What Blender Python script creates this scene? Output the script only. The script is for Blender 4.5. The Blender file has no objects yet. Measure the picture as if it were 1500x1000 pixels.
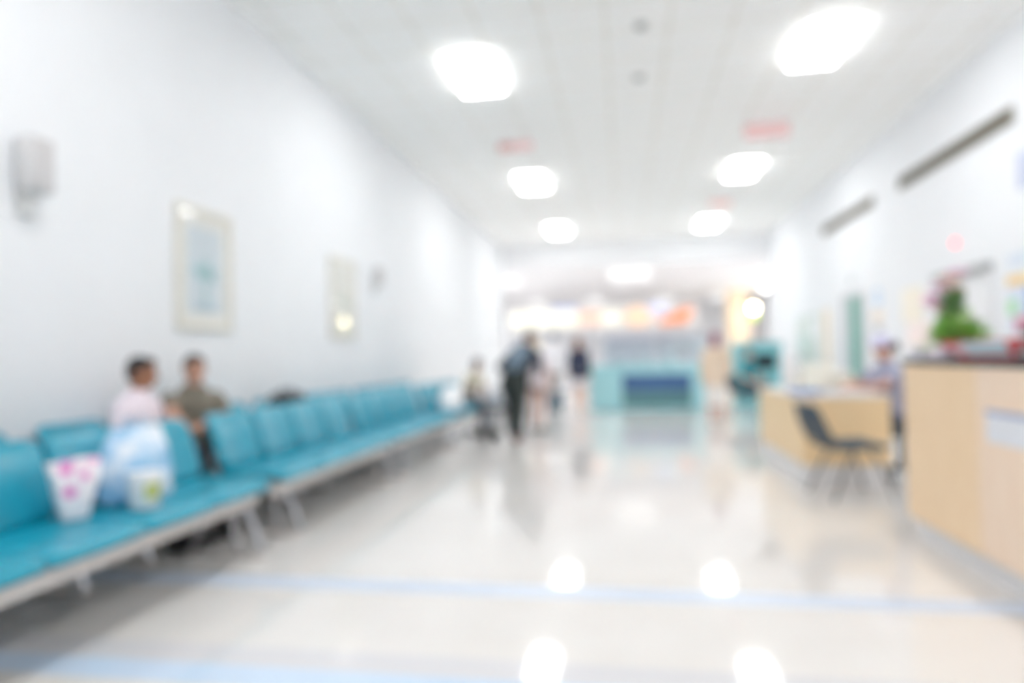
import bpy, bmesh, math, random
from mathutils import Vector, Matrix, noise
random.seed(7)
R = math.radians
sc = bpy.context.scene
C = sc.collection

# ------------------------------------------------------------------ materials
def lin(c):
    def f(v):
        v /= 255.0
        return v / 12.92 if v <= .04045 else ((v + .055) / 1.055) ** 2.4
    return (f(c[0]), f(c[1]), f(c[2]), 1)

def new_mat(name):
    m = bpy.data.materials.new(name); m.use_nodes = True
    nt = m.node_tree
    return m, nt, nt.nodes['Principled BSDF']

def M(name, col, rough=.5, metal=0.0, var=.05, scale=6.0, bump=0.0, spec=.5, coat=0.0, trans=0.0, sss=0.0, col2=None, thr=None):
    """procedural principled material: a noise mixes two close tones"""
    m, nt, b = new_mat(name)
    tc = nt.nodes.new('ShaderNodeTexCoord')
    nz = nt.nodes.new('ShaderNodeTexNoise'); nz.inputs['Scale'].default_value = scale; nz.inputs['Detail'].default_value = 3
    nt.links.new(tc.outputs['Object'], nz.inputs['Vector'])
    rp = nt.nodes.new('ShaderNodeValToRGB')
    a = lin(col)
    if col2 is None:
        lo = tuple(max(0, v * (1 - var)) for v in a[:3]) + (1,)
        hi = tuple(min(1, v * (1 + var)) for v in a[:3]) + (1,)
    else:
        lo, hi = a, lin(col2)
    rp.color_ramp.elements[0].color = lo; rp.color_ramp.elements[1].color = hi
    t = thr or (.3, .7)
    rp.color_ramp.elements[0].position = t[0]; rp.color_ramp.elements[1].position = t[1]
    nt.links.new(nz.outputs['Fac'], rp.inputs['Fac'])
    nt.links.new(rp.outputs['Color'], b.inputs['Base Color'])
    b.inputs['Roughness'].default_value = rough
    b.inputs['Metallic'].default_value = metal
    b.inputs['Specular IOR Level'].default_value = spec
    b.inputs['Coat Weight'].default_value = coat
    b.inputs['Coat Roughness'].default_value = .15
    b.inputs['Transmission Weight'].default_value = trans
    if sss:
        b.inputs['Subsurface Weight'].default_value = sss
        b.inputs['Subsurface Radius'].default_value = (.01, .004, .002)
    if bump:
        bp = nt.nodes.new('ShaderNodeBump'); bp.inputs['Strength'].default_value = bump; bp.inputs['Distance'].default_value = .01
        nt.links.new(nz.outputs['Fac'], bp.inputs['Height']); nt.links.new(bp.outputs['Normal'], b.inputs['Normal'])
    return m

def emit(name, col, strength):
    m, nt, b = new_mat(name)
    b.inputs['Base Color'].default_value = lin([v * .35 for v in col])
    b.inputs['Emission Color'].default_value = lin(col)
    b.inputs['Emission Strength'].default_value = strength
    return m

def wood(name, c1, c2, rough=.4):
    m, nt, b = new_mat(name)
    tc = nt.nodes.new('ShaderNodeTexCoord'); mp = nt.nodes.new('ShaderNodeMapping')
    mp.inputs['Scale'].default_value = (9, 9, .9)
    nz = nt.nodes.new('ShaderNodeTexNoise'); nz.inputs['Scale'].default_value = 3; nz.inputs['Detail'].default_value = 6
    rp = nt.nodes.new('ShaderNodeValToRGB')
    rp.color_ramp.elements[0].position = .3; rp.color_ramp.elements[1].position = .7
    rp.color_ramp.elements[0].color = lin(c1); rp.color_ramp.elements[1].color = lin(c2)
    nt.links.new(tc.outputs['Object'], mp.inputs['Vector']); nt.links.new(mp.outputs['Vector'], nz.inputs['Vector'])
    nt.links.new(nz.outputs['Fac'], rp.inputs['Fac']); nt.links.new(rp.outputs['Color'], b.inputs['Base Color'])
    b.inputs['Roughness'].default_value = rough
    return m

def glass_mat(name, tint=(255, 255, 255), alpha=.12):
    """clear pane: mostly see-through with a mirror-like coat"""
    m, nt, b = new_mat(name)
    out = nt.nodes['Material Output']
    tr = nt.nodes.new('ShaderNodeBsdfTransparent'); tr.inputs['Color'].default_value = lin(tint)
    gl = nt.nodes.new('ShaderNodeBsdfGlossy'); gl.inputs['Roughness'].default_value = .01
    fr = nt.nodes.new('ShaderNodeFresnel'); fr.inputs['IOR'].default_value = 1.5
    mx = nt.nodes.new('ShaderNodeMixShader')
    ge = nt.nodes.new('ShaderNodeNewGeometry'); fm = nt.nodes.new('ShaderNodeMath'); fm.operation = 'SUBTRACT'; fm.inputs[0].default_value = 1
    mu = nt.nodes.new('ShaderNodeMath'); mu.operation = 'MULTIPLY'
    nt.links.new(ge.outputs['Backfacing'], fm.inputs[1]); nt.links.new(fm.outputs[0], mu.inputs[0]); nt.links.new(fr.outputs['Fac'], mu.inputs[1])
    nt.links.new(mu.outputs[0], mx.inputs['Fac']); nt.links.new(tr.outputs['BSDF'], mx.inputs[1]); nt.links.new(gl.outputs['BSDF'], mx.inputs[2])
    nt.links.new(mx.outputs['Shader'], out.inputs['Surface'])
    return m

def floor_mat():
    m, nt, b = new_mat('polished_floor')
    N, Lk = nt.nodes, nt.links
    tc = N.new('ShaderNodeTexCoord'); sx = N.new('ShaderNodeSeparateXYZ'); Lk.new(tc.outputs['Object'], sx.inputs['Vector'])
    nz = N.new('ShaderNodeTexNoise'); nz.inputs['Scale'].default_value = 1.6; nz.inputs['Detail'].default_value = 5
    Lk.new(tc.outputs['Object'], nz.inputs['Vector'])
    rp = N.new('ShaderNodeValToRGB'); rp.color_ramp.elements[0].position = .3; rp.color_ramp.elements[1].position = .7
    rp.color_ramp.elements[0].color = lin((223, 219, 215)); rp.color_ramp.elements[1].color = lin((228, 225, 222))
    Lk.new(nz.outputs['Fac'], rp.inputs['Fac'])
    # bands laid into the floor, at their distances along the hall
    def band(y0, y1, prev, col):
        g = N.new('ShaderNodeMath'); g.operation = 'GREATER_THAN'; g.inputs[1].default_value = y0; Lk.new(sx.outputs['Y'], g.inputs[0])
        l = N.new('ShaderNodeMath'); l.operation = 'LESS_THAN'; l.inputs[1].default_value = y1; Lk.new(sx.outputs['Y'], l.inputs[0])
        k = N.new('ShaderNodeMath'); k.operation = 'MULTIPLY'; Lk.new(g.outputs[0], k.inputs[0]); Lk.new(l.outputs[0], k.inputs[1])
        mx = N.new('ShaderNodeMix'); mx.data_type = 'RGBA'
        Lk.new(k.outputs[0], mx.inputs['Factor']); Lk.new(prev, mx.inputs['A']); mx.inputs['B'].default_value = lin(col)
        return mx.outputs['Result'], k.outputs[0]
    c, k1 = band(3.42, 3.60, rp.outputs['Color'], (203, 214, 230))
    c, k2 = band(2.36, 2.53, c, (200, 218, 238))
    c, k3 = band(2.53, 2.70, c, (214, 213, 216))
    Lk.new(c, b.inputs['Base Color'])
    s = N.new('ShaderNodeMath'); s.operation = 'MULTIPLY_ADD'; s.inputs[1].default_value = .3; s.inputs[2].default_value = .07
    Lk.new(k1, s.inputs[0]); Lk.new(s.outputs[0], b.inputs['Roughness'])
    b.inputs['Specular IOR Level'].default_value = .5
    return m

def ceiling_mat():
    m, nt, b = new_mat('ceiling_tiles')
    N, Lk = nt.nodes, nt.links
    tc = N.new('ShaderNodeTexCoord'); mp = N.new('ShaderNodeMapping'); mp.inputs['Location'].default_value = (.1, .1, 0)
    Lk.new(tc.outputs['Object'], mp.inputs['Vector'])
    br = N.new('ShaderNodeTexBrick'); br.offset = 0; br.squash = 1
    br.inputs['Scale'].default_value = 1; br.inputs['Brick Width'].default_value = .65; br.inputs['Row Height'].default_value = .65
    br.inputs['Mortar Size'].default_value = .02; br.inputs['Mortar Smooth'].default_value = .2
    br.inputs['Color1'].default_value = lin((250, 250, 249)); br.inputs['Color2'].default_value = lin((251, 251, 250))
    br.inputs['Mortar'].default_value = lin((236, 233, 226))
    Lk.new(mp.outputs['Vector'], br.inputs['Vector']); Lk.new(br.outputs['Color'], b.inputs['Base Color'])
    b.inputs['Roughness'].default_value = .9
    return m

def floral_mat():
    m, nt, b = new_mat('floral_paper')
    N, Lk = nt.nodes, nt.links
    tc = N.new('ShaderNodeTexCoord')
    vo = N.new('ShaderNodeTexVoronoi'); vo.inputs['Scale'].default_value = 11
    Lk.new(tc.outputs['Object'], vo.inputs['Vector'])
    rp = N.new('ShaderNodeValToRGB')
    e = rp.color_ramp.elements
    e[0].position = .22; e[0].color = lin((226, 120, 196)); e[1].position = .42; e[1].color = lin((243, 236, 240))
    Lk.new(vo.outputs['Distance'], rp.inputs['Fac'])
    # only some cells carry a blossom
    sp = N.new('ShaderNodeSeparateColor'); Lk.new(vo.outputs['Color'], sp.inputs['Color'])
    gt = N.new('ShaderNodeMath'); gt.operation = 'GREATER_THAN'; gt.inputs[1].default_value = .3; Lk.new(sp.outputs['Red'], gt.inputs[0])
    mx = N.new('ShaderNodeMix'); mx.data_type = 'RGBA'; Lk.new(gt.outputs[0], mx.inputs['Factor'])
    mx.inputs['A'].default_value = lin((243, 236, 240)); Lk.new(rp.outputs['Color'], mx.inputs['B'])
    Lk.new(mx.outputs['Result'], b.inputs['Base Color']); b.inputs['Roughness'].default_value = .6
    return m

wall_m = M('painted_wall', (233, 235, 238), .75, var=.01, scale=2)
grey_wall_m = M('painted_bulkhead', (242, 242, 244), .8, var=.01, scale=2)
floor_m = floor_mat(); ceil_m = ceiling_mat()
teal_m = M('teal_vinyl', (0, 148, 174), .34, var=.06, scale=5, coat=.25, bump=.05)
steel_m = M('satin_steel', (196, 196, 198), .28, .9, var=.04, scale=12)
chrome_m = M('chrome_tube', (200, 200, 204), .12, 1.0, var=.03)
beam_m = M('pale_painted_steel', (214, 208, 204), .35, .1, var=.03)
dark_steel_m = M('dark_grey_steel', (84, 92, 98), .4, .6, var=.05)
pan_m = M('beige_plastic_shell', (222, 214, 206), .5, var=.05)
wood_m = wood('light_maple', (234, 203, 164), (242, 215, 180))
wood2_m = wood('pink_maple', (238, 212, 187), (244, 221, 199))
desk_wood_m = wood('honey_maple', (233, 203, 158), (240, 213, 171))
plinth_m = M('white_plinth_laminate', (228, 228, 230), .4, var=.02)
black_top_m = M('black_counter_stone', (58, 54, 56), .25, var=.15, scale=40)
white_m = M('white_plastic', (236, 236, 238), .45, var=.02)
offwhite_m = M('cream_plastic', (232, 229, 218), .5, var=.03)
light_m = emit('lit_diffuser', (255, 255, 255), 18.6)
wing_fill_m = emit('added_bay_fill', (255, 255, 255), 8.6)
far_light_m = emit('lit_far_diffuser', (255, 255, 255), .8)
alu_m = M('white_aluminium', (225, 226, 228), .4, .2, var=.02)
grey_spk_m = M('light_grey_cabinet', (214, 213, 213), .6, var=.03)
grey_dark_spk_m = M('speaker_cloth', (200, 198, 199), .8, var=.06, scale=60)
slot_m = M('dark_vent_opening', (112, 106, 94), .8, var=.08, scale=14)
vent_frame_m = M('vent_frame_paint', (176, 174, 164), .6, var=.04)
cream_frame_m = M('cream_frame', (222, 219, 208), .5, var=.03)
mat_board_m = M('mat_board', (232, 231, 226), .9, var=.01)
print_m = M('pale_blue_print', (212, 222, 228), .9, var=.03, scale=5)
motif_m = M('teal_ink', (158, 196, 200), .9, var=.12, scale=20)
motif_dark_m = M('slate_ink', (178, 196, 206), .9, var=.1, scale=20)
print2_m = M('pale_cream_print', (228, 228, 222), .9, var=.02, scale=5)
motif2_m = M('sage_ink', (206, 216, 208), .9, var=.08, scale=20)
pic_glass_m = glass_mat('picture_glass')
clear_glass_m = glass_mat('display_glass', (246, 250, 252))
black_m = M('black_fabric', (22, 26, 32), .75, var=.2, scale=20)
rubber_m = M('black_rubber', (30, 32, 34), .7, var=.1)
red_m = M('red_plastic', (226, 74, 84), .4, var=.06)
palered_m = M('pale_red_face', (248, 208, 206), .6, var=.06)
brownred_m = M('brown_red_face', (216, 166, 160), .6, var=.06)
paleblue_m = M('pale_blue_paper', (212, 232, 240), .6, var=.03)
paper_m = M('white_paper', (240, 240, 242), .8, var=.02)
lilac_m = M('lilac_paper', (196, 202, 224), .7, var=.05)
blue_m = M('mid_blue_paper', (128, 158, 206), .7, var=.08)
teal_panel_m = M('pale_teal_laminate', (166, 216, 223), .45, var=.02, scale=3)
navy_m = M('navy_panel', (66, 102, 150), .5, var=.06, scale=6)
greygreen_m = M('grey_green_panel', (92, 136, 142), .5, var=.05)
mauve_m = M('mauve_grey_trim', (196, 196, 212), .5, var=.04)
green_door_m = M('green_door_paint', (112, 172, 160), .5, var=.04)
door_grey_m = M('grey_door_frame', (196, 198, 200), .5, var=.03)
door_white_m = M('white_door_paint', (232, 233, 235), .5, var=.02)
floral_m = floral_mat()
plastic_bag_m = M('blue_white_plastic_film', (150, 198, 232), .25, scale=7, col2=(232, 238, 246), thr=(.42, .62), coat=.3, bump=.3)
green_label_m = M('olive_label', (172, 182, 110), .6, var=.08)
leaf_m = M('fresh_green_leaf', (150, 200, 104), .5, var=.3, scale=14)
leaf_dark_m = M('dark_green_leaf', (112, 152, 98), .5, var=.3, scale=14)
pink_m = M('pink_petal', (238, 196, 222), .6, var=.08)
peach_m = M('peach_petal', (236, 196, 176), .6, var=.08)
slate_m = M('slate_hard_shell', (96, 116, 128), .4, var=.06)
backpack_m = M('grey_nylon', (112, 130, 146), .7, var=.1, scale=25)
orange_m = M('orange_print', (240, 208, 150), .7, var=.04)
greenp_m = M('mint_print', (178, 224, 186), .7, var=.06)
pinkp_m = M('rose_print', (214, 150, 170), .7, var=.06)
beige_m = M('beige_board', (238, 224, 204), .7, var=.03)
sagep_m = M('pale_sage_board', (212, 220, 214), .7, var=.03)
beigewood_m = wood('beige_column_laminate', (236, 212, 182), (240, 219, 192))
chair_fab_m = M('slate_grey_upholstery', (68, 82, 94), .7, var=.1, scale=30)
chair_leg_m = M('grey_metal_leg', (116, 114, 112), .35, .5, var=.05)

# ------------------------------------------------------------------ mesh helpers
def link(o, parent=None):
    C.objects.link(o)
    if parent is not None:
        o.parent = parent
    return o

def tag(o, label=None, cat=None, group=None, kind=None):
    if label: o['label'] = label
    if cat: o['category'] = cat
    if group: o['group'] = group
    if kind: o['kind'] = kind
    return o

def empty(name, loc, rz=0, label=None, cat=None, group=None):
    o = bpy.data.objects.new(name, None); C.objects.link(o)
    o.location = loc; o.rotation_euler = (0, 0, rz); o.empty_display_size = .1
    return tag(o, label, cat, group)

class MB:
    def __init__(s): s.bm = bmesh.new()
    def box(s, x0, x1, y0, y1, z0, z1, bev=0.0, mat=None, seg=2):
        g = bmesh.ops.create_cube(s.bm, size=1)['verts']
        m = Matrix.Translation(((x0 + x1) / 2, (y0 + y1) / 2, (z0 + z1) / 2)) @ Matrix.Diagonal((abs(x1 - x0), abs(y1 - y0), abs(z1 - z0), 1))
        bmesh.ops.transform(s.bm, matrix=(mat @ m) if mat else m, verts=g)
        if bev:
            es = list({e for v in g for e in v.link_edges})
            bmesh.ops.bevel(s.bm, geom=es, offset=bev, segments=seg, affect='EDGES', profile=.5)
        return s
    def loft(s, pts, rad, wd=None, n=14, cap=('round', 'round')):
        """closed tube through pts; rad = list of r or (a, b); wd = the direction of a"""
        pts = [Vector(p) for p in pts]
        rad = [(r, r) if not isinstance(r, (tuple, list)) else r for r in rad]
        wd0 = Vector(wd) if wd is not None else None
        def frame(i):
            t = (pts[min(i + 1, len(pts) - 1)] - pts[max(i - 1, 0)])
            if t.length < 1e-9: t = Vector((0, 0, 1))
            t.normalize()
            w = wd0.copy() if wd0 is not None else (Vector((1, 0, 0)) if abs(t.x) < .8 else Vector((0, 1, 0)))
            w -= t * w.dot(t)
            if w.length < 1e-4:
                w = t.orthogonal()
            w.normalize()
            return t, w, t.cross(w).normalized()
        seq = []
        K = 4
        for i in range(len(pts)):
            t, w, d = frame(i); a, b = rad[i]
            if i == 0 and cap[0] == 'round':
                for k in range(K, 0, -1):
                    th = k / K * math.pi / 2 * .97
                    seq.append((pts[i] - t * min(a, b) * math.sin(th), w, d, a * math.cos(th), b * math.cos(th)))
            seq.append((pts[i], w, d, a, b))
            if i == len(pts) - 1 and cap[1] == 'round':
                for k in range(1, K + 1):
                    th = k / K * math.pi / 2 * .97
                    seq.append((pts[i] + t * min(a, b) * math.sin(th), w, d, a * math.cos(th), b * math.cos(th)))
        rings = []
        for p, w, d, a, b in seq:
            rings.append([s.bm.verts.new(p + w * a * math.cos(2 * math.pi * j / n) + d * b * math.sin(2 * math.pi * j / n)) for j in range(n)])
        for r0, r1 in zip(rings, rings[1:]):
            for j in range(n):
                s.bm.faces.new((r0[j], r0[(j + 1) % n], r1[(j + 1) % n], r1[j]))
        s.bm.faces.new(rings[0][::-1]); s.bm.faces.new(rings[-1])
        return s
    def tube(s, pts, r, n=10): return s.loft(pts, [r] * len(pts), n=n, cap=('flat', 'flat'))
    def ell(s, c, r, axes=None, seg=20, rings=12):
        g = bmesh.ops.create_uvsphere(s.bm, u_segments=seg, v_segments=rings, radius=1)['verts']
        m = Matrix.Diagonal((r[0], r[1], r[2], 1))
        if axes is not None:
            a = Matrix((axes[0], axes[1], axes[2])).transposed().to_4x4()
            m = a @ m
        bmesh.ops.transform(s.bm, matrix=Matrix.Translation(c) @ m, verts=g)
        return s
    def lathe(s, prof, c=(0, 0, 0), n=28):
        rs = []
        for r, z in prof:
            rs.append([s.bm.verts.new((c[0] + r * math.cos(2 * math.pi * j / n), c[1] + r * math.sin(2 * math.pi * j / n), c[2] + z)) for j in range(n)])
        for a, b in zip(rs, rs[1:]):
            for j in range(n): s.bm.faces.new((a[j], a[(j + 1) % n], b[(j + 1) % n], b[j]))
        s.bm.faces.new(rs[0][::-1]); s.bm.faces.new(rs[-1])
        return s
    def torus(s, c, axis, R0, r, n=36, k=8):
        axis = Vector(axis).normalized(); u = axis.orthogonal().normalized(); v = axis.cross(u)
        rs = []
        for i in range(n):
            a = 2 * math.pi * i / n; d = u * math.cos(a) + v * math.sin(a)
            rs.append([s.bm.verts.new(Vector(c) + d * (R0 + r * math.cos(2 * math.pi * j / k)) + axis * r * math.sin(2 * math.pi * j / k)) for j in range(k)])
        for i in range(n):
            a, b = rs[i], rs[(i + 1) % n]
            for j in range(k): s.bm.faces.new((a[j], a[(j + 1) % k], b[(j + 1) % k], b[j]))
        return s
    def pad(s, cl, ht, y0, y1, edge=.045, corner=.07, dish=.012, ny=14, nx=16):
        """a cushion: closed centre-line (x,z) swept over y0..y1 with rounded edges and corners"""
        cl = [Vector((p[0], 0, p[1])) for p in cl]
        seg = [(b - a).length for a, b in zip(cl, cl[1:])]; L = sum(seg)
        def at(sv):
            k = 0
            while k < len(seg) - 1 and sv > seg[k]: sv -= seg[k]; k += 1
            f = sv / seg[k]
            def tan(i):
                return (cl[min(i + 1, len(cl) - 1)] - cl[max(i - 1, 0)]).normalized()
            t = tan(k).lerp(tan(k + 1), f).normalized()
            p0, p1 = cl[k], cl[k + 1]
            h = f * f * (3 - 2 * f)
            p = p0.lerp(p1, f)
            return p, Vector((t.z, 0, -t.x))
        w = y1 - y0; rings = []
        def q(d, e):
            u = min(1, max(0, d / e)); return math.sqrt(max(0, 1 - (1 - u) ** 2))
        vs = [-math.cos(math.pi * j / ny) for j in range(ny + 1)]
        for v in vs:
            d = (1 - abs(v)) * w / 2
            kt = max(.12, q(d, edge)); sh = corner * (1 - q(d, corner))
            top, bot = [], []
            for i in range(nx + 1):
                sv = sh + (L - 2 * sh) * (.5 - .5 * math.cos(math.pi * i / nx))
                p, n = at(sv)
                th = ht * max(.1, q(min(sv - sh, L - sh - sv), edge)) * kt
                off = -dish * (1 - v * v)
                y = y0 + (v + 1) / 2 * w
                base = p + n * off + Vector((0, y, 0))
                top.append(s.bm.verts.new(base + n * th)); bot.append(s.bm.verts.new(base - n * th))
            rings.append(top + bot[::-1])
        for a, b in zip(rings, rings[1:]):
            m = len(a)
            for j in range(m): s.bm.faces.new((a[j], a[(j + 1) % m], b[(j + 1) % m], b[j]))
        s.bm.faces.new(rings[0][::-1]); s.bm.faces.new(rings[-1])
        return s
    def poly(s, pts, h):
        """prism: polygon of 3-D points pushed along h"""
        h = Vector(h); a = [s.bm.verts.new(Vector(p)) for p in pts]; b = [s.bm.verts.new(Vector(p) + h) for p in pts]
        s.bm.faces.new(a[::-1]); s.bm.faces.new(b)
        for i in range(len(a)): s.bm.faces.new((a[i], a[(i + 1) % len(a)], b[(i + 1) % len(a)], b[i]))
        return s
    def build(s, name, mat, parent=None, smooth=True, origin=None):
        if origin is not None:
            bmesh.ops.translate(s.bm, vec=-Vector(origin), verts=s.bm.verts)
        bmesh.ops.recalc_face_normals(s.bm, faces=s.bm.faces)
        me = bpy.data.meshes.new(name); s.bm.to_mesh(me); s.bm.free()
        if smooth:
            for p in me.polygons: p.use_smooth = True
            me.set_sharp_from_angle(angle=R(38))
        me.materials.append(mat)
        o = bpy.data.objects.new(name, me)
        if origin is not None: o.location = origin
        return link(o, parent)
    def grown(s, name, mat, voxel, parent=None, origin=(0, 0, 0), smooth=6):
        """fuse every closed piece into one continuous skin"""
        bmesh.ops.recalc_face_normals(s.bm, faces=s.bm.faces)
        me = bpy.data.meshes.new('tmp'); s.bm.to_mesh(me); s.bm.free()
        t = bpy.data.objects.new('tmp', me); C.objects.link(t)
        md = t.modifiers.new('r', 'REMESH'); md.mode = 'VOXEL'; md.voxel_size = voxel
        if smooth:
            sm = t.modifiers.new('s', 'SMOOTH'); sm.iterations = smooth; sm.factor = .5
        dg = bpy.context.evaluated_depsgraph_get()
        m2 = bpy.data.meshes.new_from_object(t.evaluated_get(dg)); m2.name = name
        bpy.data.objects.remove(t); bpy.data.meshes.remove(me)
        m2.transform(Matrix.Translation(-Vector(origin)))
        for p in m2.polygons: p.use_smooth = True
        m2.materials.clear(); m2.materials.append(mat)
        return link(bpy.data.objects.new(name, m2), parent)

def copy_tree(o, parent=None):
    c = o.copy(); C.objects.link(c)
    if parent is not None: c.parent = parent
    for ch in list(o.children): copy_tree(ch, c)
    return c

# ------------------------------------------------------------------ the setting
XL, XR, HC, YB, YE = -3.60, 4.12, 4.646, -4.5, 19.9
LZ, YF, XW = 3.94, 35.0, 7.0
def struct(name, mb, m): return tag(mb.build(name, m, smooth=False), kind='structure')
struct('floor', MB().box(-XW - .2, XW + .2, YB - .2, YF + .2, -.1, 0), floor_m)
struct('ceiling', MB().box(XL - .1, XR + .1, YB - .1, YE, HC, HC + .1), ceil_m)
struct('wall_left', MB().box(XL - .12, XL, YB, YE + .12, 0, HC), wall_m)
struct('wall_right', MB().box(XR, XR + .12, YB, YE + .12, 0, HC), wall_m)
struct('wall_rear', MB().box(XL - .12, XR + .12, YB - .12, YB, 0, HC), wall_m)
struct('wall_bulkhead', MB().box(XL, XR, YE, YE + .15, LZ, HC + .1), grey_wall_m)
struct('ceiling_far', MB().box(-XW, XW, YE + .15, YF, LZ, LZ + .1), grey_wall_m)
struct('wall_far', MB().box(-XW, XW, YF, YF + .12, 0, LZ), wall_m)
struct('wall_far_left', MB().box(-XW - .12, -XW, YE, YF, 0, LZ), wall_m)
struct('wall_far_right', MB().box(XW, XW + .12, YE, YF, 0, LZ), wall_m)
struct('wall_return_left', MB().box(-XW, XL - .12, YE, YE + .12, 0, LZ + .1), wall_m)
struct('wall_return_right', MB().box(XR + .12, XW, YE, YE + .12, 0, LZ + .1), wall_m)
struct('baseboard_left', MB().box(XL, XL + .012, YB, YE, 0, .1), plinth_m)
struct('baseboard_right', MB().box(XR - .012, XR, YB, YE, 0, .1), plinth_m)

# doors in the right wall
def struct_part(o): return o
d = struct('door_green', MB().box(XR - .03, XR, 12.42, 13.02, .01, 2.19, .004), green_door_m)
MB().box(XR - .05, XR, 12.34, 12.42, 0, 2.26).build('door_frame', door_grey_m, d, smooth=False)
MB().box(XR - .05, XR, 13.32, 13.40, 0, 2.26).build('door_frame', door_grey_m, d, smooth=False)
MB().box(XR - .05, XR, 12.42, 13.32, 2.19, 2.26).build('door_frame', door_grey_m, d, smooth=False)
MB().box(XR - .02, XR, 13.02, 13.32, .01, 2.19).build('side_panel', M('grey_gap_shade', (204, 208, 212), .3, var=.03), d, smooth=False)  # shade of the open gap beside the leaf, put in as grey colour
MB().tube([(XR - .03, 12.5, 1.02), (XR - .08, 12.5, 1.02), (XR - .08, 12.62, 1.02)], .011).build('door_handle', chrome_m, d)
d = struct('door_white', MB().box(XR - .03, XR, 8.32, 9.5, .01, 2.10, .004), door_white_m)
MB().box(XR - .05, XR, 8.25, 8.32, 0, 2.10).build('door_frame', door_white_m, d, smooth=False)
MB().box(XR - .05, XR, 9.50, 9.57, 0, 2.10).build('door_frame', door_white_m, d, smooth=False)
MB().box(XR - .09, XR, 8.25, 9.57, 2.10, 2.20, .005).build('door_header', M('grey_door_header', (176, 178, 178), .6, var=.04), d, smooth=False)
MB().tube([(XR - .03, 8.42, 1.02), (XR - .08, 8.42, 1.02), (XR - .08, 8.54, 1.02)], .011).build('door_handle', chrome_m, d)

# ------------------------------------------------------------------ ceiling lights
def ceiling_light(x, y, z, w, l, label, group, lm=light_m):
    o = empty('ceiling_light', (x, y, z), 0, label, 'ceiling light', group)
    f = MB(); t = .025
    f.box(-w / 2 - t, w / 2 + t, -l / 2 - t, -l / 2, -.018, 0); f.box(-w / 2 - t, w / 2 + t, l / 2, l / 2 + t, -.018, 0)
    f.box(-w / 2 - t, -w / 2, -l / 2, l / 2, -.018, 0); f.box(w / 2, w / 2 + t, -l / 2, l / 2, -.018, 0)
    f.build('frame', alu_m, o, smooth=False)
    MB().box(-w / 2, w / 2, -l / 2, l / 2, -.052, -.002, .006).build('diffuser', lm, o, smooth=False)
    return o
g = 'recessed ceiling light panels over the hall'
out = 'recessed white light panel in the stretch of ceiling outside the photo'
for (x, y, lb) in [(-1.66, -2.3, out), (2.26, -2.3, out), (-1.66, 2.7, out), (2.26, 2.7, out),
                   (-1.66, 7.68, 'large bright light panel high above the framed pictures, in the left ceiling row'),
                   (2.26, 7.75, 'largest bright light panel, above the long dark wall slot in the right ceiling row'),
                   (-1.66, 12.7, 'middle bright panel of the left ceiling row, just past the small brown-pink sign'),
                   (2.26, 12.75, 'middle bright panel of the right ceiling row, between two pale red signs'),
                   (-1.66, 17.7, 'last bright panel of the left ceiling row, next to the bulkhead'),
                   (2.26, 17.8, 'last bright panel of the right ceiling row, just beyond the smallest red sign')]:
    ceiling_light(x, y, HC, .49, 1.04, lb, g)
g = 'light panels of the lower far ceiling'
for (x, y, w, l, lb) in [(.25, 22.3, 1.3, 3.2, 'wide soft light panel in the lower far ceiling, straight above the teal counter'),
                         (-3.9, 22.6, .6, 2.2, 'light panel at the left end of the lower far ceiling'),
                         (4.69, 21.4, .6, 2.2, 'light panel at the right end of the lower far ceiling, above the glowing globe'),
                         (-4.1, 32.5, .7, 2.6, 'far small light panel seen over the long cream lit sign'),
                         (-1.35, 32.5, .7, 2.6, 'far small light panel seen over the pink lit sign'),
                         (2.0, 33.2, .7, 2.6, 'far small light panel seen over the orange-red lit sign'),
                         (4.5, 32.6, .7, 2.6, 'far small light panel beside the beige column')]:
    ceiling_light(x, y, LZ, w, l, lb, g, far_light_m)

for x in (-6.1, 6.2):  # unseen panels added in the side bays to brighten the far hall
    for y in (21.3, 24.5, 28.0):
        ceiling_light(x, y, LZ, .9, 2.2, 'added fill light panel in the side bays of the far hall, out of sight', 'added fill light panels of the far side bays', wing_fill_m)

# smoke detectors
for (x, y, lb) in [(.26, 6.93, 'small grey ceiling detector nearer the two large light panels, darker of the two'),
                   (.27, 8.23, 'small grey ceiling detector further along, fainter of the two')]:
    o = empty('smoke_detector', (x, y, HC), 0, lb, 'smoke detector', 'ceiling detectors')
    MB().lathe([(.075, 0), (.075, -.012), (.06, -.02)]).build('base', M('detector_grey', (200, 202, 200), .6), o)
    MB().lathe([(.05, -.018), (.048, -.04), (.03, -.05), (.01, -.052)]).build('sensor', M('detector_dark', (172, 174, 172), .6), o)

# hanging signs under the ceiling
def hang_sign(x0, x1, y, zc, h, parts, label):
    o = empty('hanging_sign', ((x0 + x1) / 2, y, HC), 0, label, 'sign', 'red signs hung under the ceiling')
    w = x1 - x0; zc -= HC
    MB().box(-w / 2, w / 2, -.03, .03, zc - h / 2, zc + h / 2, .006).build('casing', white_m, o, smooth=False)
    for a, b, m in parts:
        MB().box(-w / 2 + a * w + .008, -w / 2 + b * w - .008, -.036, -.028, zc - h / 2 + .012, zc + h / 2 - .012, .002).build('face', m, o, smooth=False)
    for sx in (-.35, .35):
        MB().tube([(sx * w, 0, zc + h / 2 - .005), (sx * w, 0, 0)], .006).build('rod', alu_m, o)
hang_sign(-1.82, -1.27, 9.95, 4.45, .15, [(0, .5, brownred_m), (.5, 1, palered_m)], 'small hanging sign, brown-red and pink halves, before the left row of lights')
hang_sign(1.80, 2.44, 10.05, 4.44, .24, [(0, 1, palered_m)], 'wide pale red hanging sign between the first two lights of the right row')
hang_sign(1.90, 2.36, 14.8, 4.45, .17, [(0, 1, M('salmon_face', (250, 212, 206), .6))], 'smallest pale red hanging sign, just before the last light of the right row')

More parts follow.
